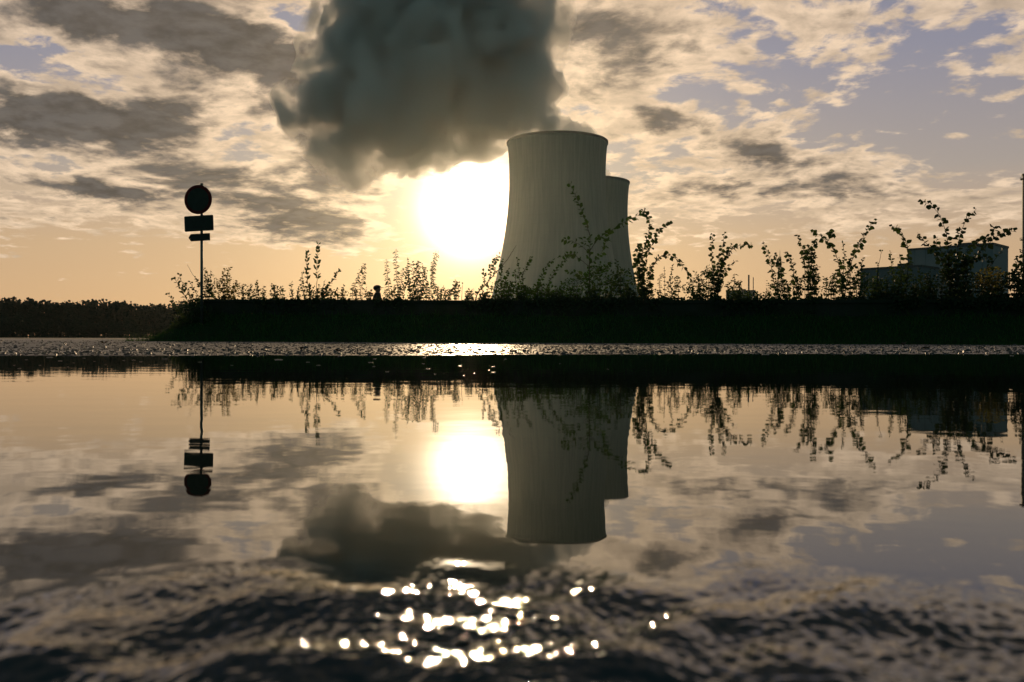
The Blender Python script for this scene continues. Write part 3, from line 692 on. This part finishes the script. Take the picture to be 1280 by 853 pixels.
def plant(name, label, px0, stems, bushes=(), style='round', mat=None, dd=None, cat='shrub', seed=None, scale=1.0, leafy=(.22, 1.0), rs=.011, kind_cat=None):
    r = random.Random(seed if seed is not None else int(px0 * 13))
    d = dwall(px0) + (.55 + r.random() * .5 if dd is None else dd)
    root_p = Vector(((px0 - 640) / F * d, d, 0)); root = empty(name, tuple(root_p), label=label, cat=cat, group=GR)
    V_, F_ = [], []; LF = Leafer()
    def add_leaves(path, sty, s0, s1, k_sc):
        L, W, sp, an, dr = STYLE[sty]; acc = 0; tot = sum((path[i + 1] - path[i]).length for i in range(len(path) - 1)); run = 0; side = 1; k_ = 0
        for i in range(len(path) - 1):
            seg_ = path[i + 1] - path[i]; sl = seg_.length
            if sl < 1e-6: continue
            run += sl; acc += sl; fr = run / tot
            while acc > sp * PX * k_sc:
                acc -= sp * PX * k_sc
                if fr < s0 or fr > s1: continue
                t = seg_.normalized()
                for rep in ((1, -1) if sty == 'pair' else (side,)):
                    ph = r.gauss(0, .9) + (0 if rep > 0 else math.pi)
                    a = t.cross(Vector((0, 1, 0))).normalized(); b_ = t.cross(a)
                    out = a * math.cos(ph) + b_ * math.sin(ph)
                    an_ = an + r.gauss(0, 14); dirn = t * math.cos(R(an_)) + out * math.sin(R(an_)); sz = r.uniform(.7, 1.15) * k_sc * (1 - .25 * max(0, fr - .8) / .2)
                    nrm = Vector((r.gauss(0, .5), r.gauss(0, .8) - .4, r.gauss(.5, .5))).normalized()
                    LF.leaf(path[i] + out * .008, dirn, nrm, L * PX * sz * 1.25, W * PX * sz * 1.45, r.uniform(.05, .25), dr)
                side = -side
    for st in stems:
        pts2, opt = (st, {}) if isinstance(st, list) else st
        pts = []; yo = r.uniform(-.15, .15)
        for j, (a, b_) in enumerate(pts2):
            pts.append(at(a, b_, d + yo + r.uniform(-.08, .08) + j * r.uniform(-.06, .06)) - root_p)
        if not opt.get('branch'):
            g = Vector((pts[0].x * .9 + r.uniform(-.05, .05), yo, -.05)); g.y = r.uniform(0, .1); pts = [g] + pts
        path = smooth_path(pts, 9)
        for q in range(1, len(path) - 1): path[q] = path[q] + Vector((r.gauss(0, .004), r.gauss(0, .004), r.gauss(0, .003)))
        rs_ = opt.get('r', rs); tube(V_, F_, path, rs_, rs_ * .28)
        add_leaves(path, opt.get('style', style), opt.get('from', leafy[0]), opt.get('to', leafy[1]), scale * opt.get('scale', 1))
    for bu in bushes:
        cx, cy_, rx, ry, n_ = bu[:5]; bstyle = bu[5] if len(bu) > 5 else style
        L, W, sp, an, dr = STYLE[bstyle]
        c0 = at(cx, cy_, d)
        tw = max(3, int(rx / 3.2))
        for q in range(tw):
            a = r.uniform(-1, 1); tipx = cx + rx * a * .95; tipy = cy_ - ry * math.sqrt(max(0, 1 - a * a)) * r.uniform(.55, 1.08)
            yo = r.uniform(-.35, .35); pts = [Vector(((cx + rx * a * .45 - px0) * PX, yo * .4, -.05)), at(cx + rx * a * .7, cy_ + ry * .2, d + yo) - root_p, at(tipx, tipy, d + yo) - root_p]
            path = smooth_path(pts, 8); tube(V_, F_, path, .008, .0025, 4); add_leaves(path, bstyle, .35, 1, scale * .9)
        for q in range(n_):
            a = r.uniform(0, 2 * math.pi); m_ = r.random() ** .5; bx = cx + rx * m_ * math.cos(a); by = cy_ - ry * m_ * math.sin(a) * (1 if math.sin(a) > 0 else .9)
            if r.random() < .35 and math.sin(a) > .5: continue
            p = at(bx, by, d + r.uniform(-.4, .4)) - root_p
            if (p + root_p).z < .02: continue
            dirn = Vector((r.gauss(0, 1), r.gauss(0, .8), r.gauss(.2, .8))).normalized(); nrm = Vector((r.gauss(0, 1), r.gauss(0, 1), r.gauss(0, 1))).normalized()
            sz = r.uniform(.65, 1.1) * scale; LF.leaf(p, dirn, nrm, L * PX * sz, W * PX * sz, r.uniform(.05, .3), dr)
    if V_: from_data('stems', V_, F_, M_stem, root)
    from_data('foliage', LF.v, LF.f, mat or M_leaf, root)
    return root
P = plant
# --- left end of the bank
P('shrub', 'leafy shrub leaning out to the left at the very end of the bank', 243, [[(240, 398), (222, 384), (209, 366)], [(245, 395), (232, 372), (219, 350), (216, 347)], [(245, 392), (236, 366), (226, 350), (224, 343)], [(238, 405), (222, 398), (212, 392)], [(250, 380), (240, 358), (238, 352)]],
  [(240, 396, 20, 24, 620, 'oval'), (228, 412, 16, 14, 320, 'oval'), (218, 420, 12, 8, 160, 'oval'), (250, 390, 16, 16, 200, 'small')], 'oval', dd=-.9, scale=.9)
P('sapling', 'thin bare tipped twig rising just left of the sign post', 258, [([(258, 376), (247, 352), (240, 342), (234, 331)], {'to': .82})], (), 'small', dd=.3)
P('shrub', 'bushy shrub hugging the right side of the sign post', 262, [[(262, 372), (258, 350), (254, 334)], [(264, 372), (263, 352), (263, 338)], [(262, 372), (270, 352)]], [(263, 362, 13, 20, 190, 'small')], 'oval', scale=.85)
P('shrub', 'rounded shrub with twin pointed tips, second to the right of the sign post', 283, [[(282, 374), (278, 350), (283, 335)], [(285, 374), (284, 350), (287.5, 334.5)], [(280, 374), (273, 358), (272, 350)], [(288, 374), (294, 360), (297, 352)]], [(284, 362, 16, 18, 240, 'small')], 'oval', scale=.85, mat=M_leaf_y)
P('shrub', 'low shrub with sparse drooping tips, third to the right of the sign post', 305, [[(304, 374), (303, 355)], [(312, 374), (313, 362), (315, 355)]], [(307, 366, 11, 10, 110, 'small')], 'small')
P('shrub', 'low shrub with one small raised tuft, between the sign post and the twin upright sprigs', 325, [[(324, 374), (321, 358), (322, 350)], [(328, 374), (330, 357)]], [(325, 368, 10, 8, 80, 'small')], 'oval', scale=.8)
P('shrub', 'compact low shrub with flat top, left of the twin upright sprigs', 346, [[(345, 374), (342, 360), (340, 356)], [(350, 374), (353, 357)]], [(346, 367, 10, 10, 130, 'small')], 'oval', scale=.85)
P('weed', 'small weed with a few opposite leaves, left of the twin upright sprigs', 366, [[(366, 374), (364, 362), (364, 352)], [(372, 374), (374, 358)]], [(368, 370, 8, 6, 36, 'small')], 'oval', scale=.85, cat='weed')
P('sprig', 'shorter of the twin upright sprigs with paired leaves', 387, [([(388, 374), (384, 350), (383.5, 330), (384.5, 314)], {'from': .38}), ([(380, 374), (377, 355), (379, 338)], {'style': 'small'})], [(386, 368, 10, 12, 90, 'small')], 'pair', cat='sprig')
P('sprig', 'tallest upright sprig on the left half, paired leaves at its top', 396, [([(395, 374), (396, 350), (396, 330), (398.5, 301)], {'from': .62}), ([(396, 374), (400, 356)], {'style': 'small'})], [(398, 369, 9, 8, 90, 'small')], 'pair', cat='sprig')
P('sprig', 'slender sprig arching up to the right of the twin upright sprigs', 404, [[(402, 374), (410, 358), (418, 348), (424, 336)], [(402, 374), (406, 350)]], [(408, 368, 9, 9, 90, 'small')], 'small', cat='sprig', scale=1.2)
P('shrub', 'low shrub with spiky tips between the arching sprig and the drooping weed', 424, [[(422, 374), (421, 361)], [(428, 374), (430, 357)]], [(425, 368, 10, 8, 100, 'small')], 'oval', scale=.8)
P('weed', 'drooping narrow leaved weed just left of the person', 448, [[(440, 374), (444, 355), (450, 340), (457, 329)], [(450, 374), (454, 350), (456, 338)]], [(450, 368, 9, 7, 60, 'small')], 'narrow', cat='weed', scale=.75)
P('weed', 'small leafy weed beside the left shoulder of the person', 461, [[(460, 374), (457, 360)], [(464, 374), (463, 362)]], [(460, 370, 6, 5, 40, 'small')], 'small', cat='weed')
P('weed', 'tall narrow leaved weed nearest to the right of the person', 486, [[(487, 374), (484, 345), (483, 324)]], [(486, 368, 8, 8, 70, 'small')], 'narrow', cat='weed', scale=.72)
P('weed', 'tallest narrow leaved weed in the clump right of the person', 496, [[(498, 374), (495, 340), (495, 311)], [(500, 374), (502, 350), (503, 335)]], [(497, 364, 9, 12, 120, 'small')], 'narrow', cat='weed', scale=.8)
P('shrub', 'round topped dense shrub right of the narrow leaved weeds', 521, [[(514, 374), (510, 345), (509, 322)], [(520, 374), (520, 345), (522, 326)], [(526, 374), (530, 350), (531, 334)]], [(520, 352, 16, 26, 330, 'small'), (528, 365, 16, 12, 130, 'small')], 'small')
P('weed', 'slim weed with a hooked tip, right of the round topped shrub', 545, [[(547, 374), (541, 350), (541, 330), (544, 314)], ([(547, 374), (541, 350), (542, 332), (548, 313.5)], {'to': .98})], [(546, 366, 8, 9, 60, 'small')], 'narrow', cat='weed', scale=.62)
P('shrub', 'low ragged shrub right of the hook tipped weed', 558, [[(556, 374), (554, 358)], [(560, 374), (563, 363)]], [(557, 368, 9, 8, 80, 'small')], 'small')
P('sprig', 'short rounded sprig standing alone below the sun', 571, [[(571, 374), (568, 360), (570, 350)], ([(577, 374), (578, 354)], {'from': .97})], [(570, 363, 5, 11, 60, 'small')], 'small', cat='sprig')
P('weed', 'tiny grassy weed below the sun, left of the leaning branch', 586, [([(586, 374), (587, 362)], {'from': .6}), ([(589, 374), (591, 361)], {'from': .8}), ([(582, 374), (583, 363)], {'from': .9})], [(587, 371, 6, 3, 24, 'small')], 'small', cat='weed')
P('shrub', 'leaning branch crossing the left foot of the front cooling tower', 603, [([(595, 374), (606, 357), (620, 341), (633, 326), (645, 307)], {'from': .3, 'to': .80, 'r': .016}), ([(606, 357), (605, 345), (604, 338)], {'branch': 1, 'from': .2}), ([(613, 349), (613, 334), (620, 322)], {'branch': 1, 'from': .1}), ([(620, 341), (617, 330), (625, 317)], {'branch': 1, 'from': .1}), ([(607, 374), (611, 360)], {'from': .5})], (), 'small', scale=1.15)
P('shrub', 'dark shrub at the left foot of the front cooling tower', 627, [[(626, 374), (626, 345), (629, 322)], [(620, 374), (621, 352)], [(634, 374), (632, 350), (636, 335)]], [(628, 362, 16, 13, 200, 'small')], 'small', mat=M_leaf_f, scale=1.1)
P('shrub', 'narrow upright shrub in front of the cooling tower, left of its middle', 650, [[(652, 374), (649, 345), (646.5, 322)], [(655, 374), (653, 345), (660, 332), (664, 321)], [(648, 374), (644, 348), (642, 338)]], [(652, 366, 14, 10, 170, 'small')], 'small', mat=M_leaf_f, scale=1.05)
P('shrub', 'shrub with a tip bent to the right before the cooling tower', 675, [[(671, 374), (676, 350), (684, 332), (691, 325)], [(668, 374), (672, 352)]], [(674, 366, 14, 11, 170, 'small')], 'small', mat=M_leaf_f, scale=1.15)
P('shrub', 'long arching sprig reaching right towards the sapling trunk', 690, [[(680, 374), (688, 350), (698, 334), (712, 320), (722, 317)], [(700, 374), (702, 355)]], [(694, 367, 14, 10, 150, 'small')], 'small', scale=1.15, mat=M_leaf_f)
P('sapling', 'tall green sapling with spreading limbs in front of the cooling towers', 736, [([(736.5, 374), (736.5, 340), (737, 312), (737.5, 294)], {'r': .020, 'from': .55}),
   ([(737.5, 296), (731, 276), (722, 252), (710, 227)], {'branch': 1, 'from': .12, 'r': .010}), ([(737, 314), (748, 298), (764, 288), (782, 277), (800, 268), (806, 263)], {'branch': 1, 'from': .12, 'r': .010, 'scale': 1.12}),
   ([(736, 316), (724, 306), (712, 301), (703, 298)], {'branch': 1, 'from': .5, 'r': .007}), ([(736, 334), (722, 322), (710, 318), (700, 322)], {'branch': 1, 'from': .3, 'r': .007}),
   ([(737, 330), (748, 322), (756, 306), (760, 300)], {'branch': 1, 'from': .1, 'r': .007}), ([(737, 345), (752, 336), (764, 330)], {'branch': 1, 'from': .1, 'r': .007}), ([(736, 350), (722, 342), (708, 340)], {'branch': 1, 'from': .1, 'r': .007}), ([(737, 322), (730, 308), (728, 296)], {'branch': 1, 'from': .5, 'r': .005})],
   [(722, 360, 22, 16, 260, 'small'), (752, 352, 20, 24, 330, 'small')], 'oval', mat=M_leaf_f, scale=1.08, cat='sapling')
P('shrub', 'dark bushy shrub between the sapling and the rear cooling tower edge', 778, [[(776, 374), (772, 345), (770, 325)], [(782, 374), (784, 350)]], [(776, 354, 18, 20, 300, 'small')], 'small', scale=1.1)
P('shrub', 'tall many stemmed shrub standing against the sky just right of the cooling towers', 803, [[(806, 374), (799, 340), (804, 312), (811, 290), (811, 272), (804, 266)], [(804, 374), (801, 345), (812, 312), (822, 292), (837, 277)], [(800, 374), (796, 340), (795, 322), (799, 306)], [(808, 374), (811, 345), (812, 330)]], [(803, 345, 10, 30, 210, 'small'), (806, 365, 12, 10, 110, 'small')], 'round', scale=.92)
P('sprig', 'long sprig arching over to the right, right of the cooling towers', 818, [[(812, 350), (820, 326), (833, 319), (846, 325), (856, 337), (863, 350)]], [(818, 368, 8, 8, 60, 'small')], 'round', cat='sprig', scale=.8)
P('weed', 'wispy seeding weed under the arching sprig', 838, [([(826, 374), (824, 350), (829, 342)], {'style': 'narrow', 'scale': .6}), [(840, 374), (838, 352), (841, 330)], [(844, 374), (847, 345)], ([(831, 374), (830, 333)], {'from': .6, 'scale': .7})], [(842, 356, 9, 14, 90, 'small')], 'small', cat='weed', scale=.8)
P('shrub', 'dense low shrub right of the wispy weed', 868, [[(864, 374), (860, 352)], [(872, 374), (872, 350), (868, 340)]], [(870, 361, 17, 14, 240, 'small')], 'small')
P('shrub', 'shrub with two upright shoots and one long shoot pointing right', 896, [[(893, 374), (890, 335), (889.5, 312), (890, 292)], [(897, 374), (897, 335), (902, 312), (905.5, 291)], [(898, 350), (905, 326), (916, 311), (928, 306.5), (941, 306)], [(898, 358), (907, 338), (919, 326)], [(894, 360), (882, 342), (878, 340)], [(897, 345), (908, 318), (914, 306)]], [(890, 350, 16, 20, 260, 'small')], 'round', scale=.78)
P('weed', 'spiky topped weed left of the distant thin chimneys', 917, [([(917, 374), (918, 342)], {'style': 'narrow', 'from': .7, 'scale': .8}), ([(922, 374), (926, 350)], {}), ([(911, 374), (911, 352)], {})], [(917, 362, 11, 12, 90, 'small')], 'small', cat='weed')
P('hedge', 'thin low hedge under the distant thin chimneys', 940, [], [(938, 370, 26, 5, 170, 'small')], 'small', cat='hedge')
P('sprig', 'curved leafy sprig leaning left, left of the lattice mast', 964, [[(969, 374), (965, 340), (961, 322), (953, 302)]], [(966, 360, 9, 14, 110, 'small')], 'round', cat='sprig', scale=.8)
P('sprig', 'short leafy sprig directly in front of the lattice mast', 978, [[(981, 374), (976, 345), (973, 330), (968, 318)], [(984, 374), (982, 350)]], [(980, 362, 9, 12, 110, 'small')], 'round', cat='sprig', scale=.75)
P('sprig', 'leafy sprig hooked to the left, right of the lattice mast', 994, [[(996, 374), (992, 342), (988, 326), (981, 316)], [(998, 374), (999, 350)]], [(996, 358, 9, 15, 120, 'small')], 'round', cat='sprig', scale=.8)
P('shrub', 'thick clotted shrub with a heavy dark crown, middle of the right half', 1012, [[(1014, 374), (1011, 330), (1003, 310), (996, 293)], [(1016, 374), (1014, 325), (1016, 308), (1022, 300)], [(1018, 374), (1020, 345), (1022, 332)]], [(1010, 322, 9, 16, 130, 'oval'), (1014, 348, 10, 20, 180, 'small')], 'round', scale=.85)
P('sprig', 'thick leafed cane arching to the left over the clotted shrub', 1046, [[(1052, 374), (1050, 340), (1044, 318), (1034, 303), (1022, 293), (1013, 291)], ([(1034, 303), (1038, 294), (1041, 291)], {'branch': 1, 'from': 0, 'scale': 1.2})], [(1046, 355, 10, 16, 140, 'small')], 'round', cat='sprig', scale=.95)
P('sprig', 'long leafy cane reaching up to the right, left of the low grey block', 1060, [[(1056, 374), (1060, 345), (1068, 318), (1078, 298), (1087, 282), (1095, 276)], ([(1064, 374), (1070, 350), (1073, 335)], {})], [(1062, 350, 12, 20, 170, 'small')], 'round', cat='sprig', scale=.9)
P('sprig', 'short thin upright sprig between the two arching canes', 1053, [([(1053, 374), (1054, 340), (1055, 320), (1052.5, 302)], {'from': .5})], (), 'small', cat='sprig', dd=1.2)
P('shrub', 'low shrub spreading between the clotted shrub and the arching canes', 1034, [], [(1032, 360, 14, 14, 170, 'small')], 'small')
P('shrub', 'leafy thicket right of the arching canes, before the low grey block', 1080, [[(1075, 374), (1075, 345), (1078, 322)]], [(1078, 356, 12, 20, 190, 'small'), (1092, 362, 16, 16, 230, 'small')], 'oval', scale=.85)
P('weed', 'small weed with a thin bare stalk above the low grey block', 1098, [[(1097, 374), (1096, 345), (1097, 327)], ([(1098, 374), (1097, 340), (1102, 312)], {'from': .98})], [(1097, 360, 10, 15, 110, 'small')], 'small', cat='weed', dd=.9)
P('sprig', 'short pointed sprig left of the tall hooked cane, before the low grey block', 1114, [[(1118, 374), (1115, 340), (1112, 313)]], [(1116, 356, 12, 20, 200, 'small')], 'oval', cat='sprig', scale=.8)
P('sprig', 'tall leafy cane hooked to the left at the left edge of the tall block', 1132, [[(1132, 374), (1134, 345), (1135, 318), (1131, 300), (1124, 288), (1113, 282)], ([(1126, 374), (1126, 340), (1124, 318)], {})], [(1132, 354, 14, 20, 230, 'small')], 'round', cat='sprig', scale=.95)
P('bramble', 'great bramble with long arching canes in front of the tall windowless block', 1190, [[(1190, 374), (1185, 330), (1184, 300), (1175, 272), (1164, 258), (1151, 251)], [(1194, 374), (1195, 330), (1198, 300), (1206, 278), (1220, 261)], [(1186, 350), (1172, 322), (1158, 305), (1146, 291)],
   [(1198, 350), (1206, 318), (1222, 303), (1240, 295)], [(1202, 350), (1222, 318), (1236, 304), (1250, 293), (1268, 289)], ([(1240, 295), (1243, 284), (1246, 283)], {'branch': 1, 'from': .3, 'scale': 1.1}), [(1190, 340), (1172, 310), (1171, 296)], ([(1196, 340), (1215, 325), (1232, 322), (1240, 338)], {'scale': .8}), ([(1228, 350), (1240, 330), (1254, 310)], {'from': .9})],
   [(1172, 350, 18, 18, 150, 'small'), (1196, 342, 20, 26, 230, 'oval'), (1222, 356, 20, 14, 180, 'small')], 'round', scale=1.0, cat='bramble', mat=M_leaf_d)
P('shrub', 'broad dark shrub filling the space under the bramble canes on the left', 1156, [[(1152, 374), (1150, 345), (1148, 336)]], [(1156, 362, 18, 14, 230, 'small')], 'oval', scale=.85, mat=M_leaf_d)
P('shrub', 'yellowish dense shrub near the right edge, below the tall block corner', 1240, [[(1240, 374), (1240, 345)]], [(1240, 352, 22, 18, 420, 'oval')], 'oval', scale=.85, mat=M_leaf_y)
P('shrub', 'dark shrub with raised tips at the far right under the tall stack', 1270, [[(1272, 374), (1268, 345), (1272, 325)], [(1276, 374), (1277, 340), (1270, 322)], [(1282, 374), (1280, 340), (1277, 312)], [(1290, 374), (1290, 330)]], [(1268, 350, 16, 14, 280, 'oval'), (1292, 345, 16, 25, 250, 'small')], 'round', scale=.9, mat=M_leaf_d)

# fill of bramble growth close behind the coping, under all the plants: nobody could count it
r = random.Random(11); LF = Leafer()
for px0, px1, hmax, dens in ((250, 360, 8, 5), (360, 480, 5, 3.5), (480, 560, 8, 5), (560, 600, 3, 1.5), (600, 700, 14, 9), (700, 800, 20, 12), (800, 900, 12, 7), (900, 960, 8, 6), (960, 1075, 10, 6), (1075, 1310, 24, 15)):
    for k in range(int((px1 - px0) * dens * 1.3)):
        px = r.uniform(px0, px1); d = dwall(px) + r.uniform(.2, 1.3); hh = hmax * (.55 + .45 * math.sin(px * .21) * math.sin(px * .073 + 1))
        p = at(px, 378 - abs(r.gauss(0, .5)) * hh + 2, d); dirn = Vector((r.gauss(0, 1), r.gauss(0, .8), r.gauss(.3, .8))); nrm = Vector((r.gauss(0, 1), r.gauss(0, 1), r.gauss(0, 1))).normalized()
        LF.leaf(p, dirn, nrm, 4.6 * PX * r.uniform(.6, 1.2), 3.3 * PX * r.uniform(.6, 1.2))
for k in range(2500):
    px = r.uniform(250, 1300); d = dwall(px) + r.uniform(.2, 1.2); p = Vector(((px - 640) / F * d, d, r.uniform(0.05, .95)))
    LF.leaf(p, Vector((r.gauss(0, 1), r.gauss(0, .8), r.gauss(.3, .8))), Vector((r.gauss(0, 1), r.gauss(0, 1), r.gauss(0, 1))).normalized(), .08, .05)
for k in range(2600):      # trailing shoots hanging over the coping in places
    px = r.uniform(250, 1300)
    if noise.noise(Vector((px * .02, 3.3, 0))) + .25 * noise.noise(Vector((px * .11, 1.3, 0))) < (.10 if px < 700 else -.12): continue
    d = dwall(px) - r.uniform(.17, .26); p = at(px, 373 + abs(r.gauss(0, 1)) * 8, d); LF.leaf(p, Vector((r.gauss(0, 1), r.gauss(0, .4), r.gauss(-.3, .8))), Vector((r.gauss(0, .6), -1, r.gauss(0, .6))).normalized(), .085, .06)
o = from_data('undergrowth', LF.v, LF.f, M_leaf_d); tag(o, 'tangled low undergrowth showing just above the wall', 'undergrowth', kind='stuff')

# grass on the bank
V_, F_ = [], []; r = random.Random(21)
pts = []
for k in range(26000):
    X_ = r.uniform(-10.4, 14); t_ = r.random() ** 1.15; Y_ = wall_y(X_) - 2.72 + t_ * 2.6; pts.append((X_, Y_))
Xa = np.array([p[0] for p in pts]); Ya = np.array([p[1] for p in pts]); Za = bank_prof(Xa, Ya) - .03
clump = vnoise(Xa, Ya, 1.1, 31, 2)
for i in range(len(pts)):
    h = r.uniform(.04, .13) * (1 + 1.1 * max(-.5, clump[i])) + (r.uniform(.06, .22) if r.random() < .06 * (1.2 + clump[i]) else 0)
    if Xa[i] < -9.6: h *= .5
    a = r.uniform(0, 6.28); w_ = r.uniform(.003, .007); ln = Vector((r.gauss(0, .35), r.gauss(0, .35), 1)) * h
    b = Vector((Xa[i], Ya[i], Za[i] - .02)); s_ = Vector((math.cos(a), math.sin(a), 0)) * w_; b0 = len(V_)
    V_ += [b - s_, b + s_, b + ln * .6 + s_ * .7, b + ln * .6 - s_ * .7, b + ln + Vector((ln.x, ln.y, -h * .1)) * .6]
    F_ += [(b0, b0 + 1, b0 + 2, b0 + 3), (b0 + 3, b0 + 2, b0 + 4)]
o = from_data('grass', V_, F_, M_grass); tag(o, 'short dark grass covering the bank below the wall', 'grass', kind='stuff')

# grit on the asphalt and scraps floating on the puddle
V_, F_ = [], []; r = random.Random(5)
for k in range(9500):
    px = r.uniform(-60, 1340); v0 = r.uniform(0, 1); X_ = 0.0
    d0 = float(shore((px - 640) / F * 5.4)); d0 = float(shore((px - 640) / F * d0)); iv = (1 / (d0 + .03)) * (1 - v0) + (1 / 26.0) * v0
    Y_ = 1 / iv; X_ = (px - 640) / F * Y_; s_ = r.uniform(.003, .0075) * (1 + Y_ / 16) * (1.7 if r.random() < .05 else 1)
    if Y_ > wall_y(X_) - 2.3 and X_ > -10.4: continue
    c = Vector((X_, Y_, .0065 * min(1, max(0, Y_ - d0) / 1.4) - .001)); b0 = len(V_); a0 = r.uniform(0, 6.28); kx = r.uniform(.8, 2.0)
    for q in range(5):
        a = a0 + q * 1.2566; V_.append(c + Vector((math.cos(a) * s_ * kx, math.sin(a) * s_, -.001)))
    for q in range(4):
        a = a0 + .5 + q * 1.5708; V_.append(c + Vector((math.cos(a) * s_ * .6 * kx, math.sin(a) * s_ * .6, s_ * r.uniform(.5, 1.0))))
    F_ += [(b0, b0 + 1, b0 + 5), (b0 + 1, b0 + 6, b0 + 5), (b0 + 1, b0 + 2, b0 + 6), (b0 + 2, b0 + 7, b0 + 6), (b0 + 2, b0 + 3, b0 + 7), (b0 + 3, b0 + 8, b0 + 7), (b0 + 3, b0 + 4, b0 + 8), (b0 + 4, b0, b0 + 5, b0 + 8), (b0 + 5, b0 + 6, b0 + 7, b0 + 8)]
o = from_data('road_grit', V_, F_, material('grit', (.025, .027, .026), .45, (.09, .088, .08), 40, spec=.5)); tag(o, 'fine grit scattered over the wet asphalt behind the puddle', 'grit', kind='stuff')
spots = [(75, 451.5, 6), (62, 447, 9), (33, 450, 4), (18, 457, 3), (92, 454, 3), (105, 448, 4), (118, 452, 3), (155, 451, 4), (167, 450.5, 5), (176, 452.5, 4), (206, 449, 6), (24, 461, 5), (50, 457, 3), (85, 459, 3), (132, 456, 3),
         (463, 453.5, 7), (467, 458.5, 4), (468, 449, 5), (484, 465, 5), (530, 447.5, 4), (529, 455, 4), (535, 461.5, 6), (575, 458, 6), (544, 468, 3), (348, 450, 12), (385, 453, 5), (398, 457, 6), (611, 463, 4), (617, 459, 5), (617, 466, 6), (580, 470, 3), (632, 449.5, 3), (593, 467, 3),
         (957, 443.5, 10), (1233, 444, 5), (1265, 445, 6), (1215, 442.5, 4), (700, 455, 3), (760, 462, 3), (250, 453, 5), (290, 457, 4)]
scrap_me = None
for i, (a, b_, wpx) in enumerate(spots):
    d = CH * F / (b_ - hor(a)); s_ = wpx / F * d * .5
    if scrap_me is None:
        bm = bmesh.new(); k_ = 14
        lo_ = [bm.verts.new((math.cos(q / k_ * 6.283) * (1 + .12 * math.sin(q * 2.3)), .55 * math.sin(q / k_ * 6.283), .0)) for q in range(k_)]
        hi_ = [bm.verts.new((q.co.x * .75, q.co.y * .75, .10)) for q in lo_]; tp = bm.verts.new((0.1, 0, .07))
        for q in range(k_): bm.faces.new((lo_[q], lo_[(q + 1) % k_], hi_[(q + 1) % k_], hi_[q])); bm.faces.new((hi_[q], hi_[(q + 1) % k_], tp))
        o = from_bm('floating_leaf', bm, M_foam, None, True); scrap_me = o.data
    else:
        o = bpy.data.objects.new('floating_leaf', scrap_me); col.objects.link(o)
    o.location = ((a - 640) / F * d, d, .0006); o.scale = (s_, s_, min(s_, .02)); o.rotation_euler = (0, 0, r.uniform(-.5, .5))
    tag(o, 'small pale leaf scrap floating on the dark far part of the puddle', 'leaf', 'leaf scraps floating on the puddle')
for a, b_, lab in ((130, 430.5, 'curled dead leaf on the wet asphalt at the left, below the far wood'), (1130, 432.5, 'dead leaf lying on the wet asphalt below the low grey block'), (1158, 437, 'small dead leaf on the asphalt, close to the puddle edge at the right'), (376, 438.2, 'small upturned dead leaf on the asphalt below the twin upright sprigs'), (423, 440.3, 'tiny dead leaf at the puddle edge, left of the person')):
    d = CH * F / (b_ - hor(a)) * .93; LF = Leafer()
    for q in range(3): LF.leaf(Vector((0, 0, .004)), Vector((r.gauss(0, 1), r.gauss(0, .5), .35)), Vector((0, 0, 1)), .07 * d / 12, .05 * d / 12, .4, -.2)
    o = from_data('dead_leaf', LF.v, LF.f, M_deadleaf); o.location = ((a - 640) / F * d, d, .008); tag(o, lab, 'leaf')

# ------------------------------------------------------------------ haze
bm = bmesh.new(); box(bm, (0, 560, 229.0), (2400, 1500, 460))
me = bpy.data.meshes.new('haze'); bm.to_mesh(me); bm.free(); hz = bpy.data.objects.new('haze', me); col.objects.link(hz)
me.materials.append(volume_mat('haze_air', (.86, .94, .90), .00002, .85)); tag(hz, kind='stuff')
for o in list(bpy.data.objects):
    if o.name.startswith('tmp'): bpy.data.objects.remove(o)
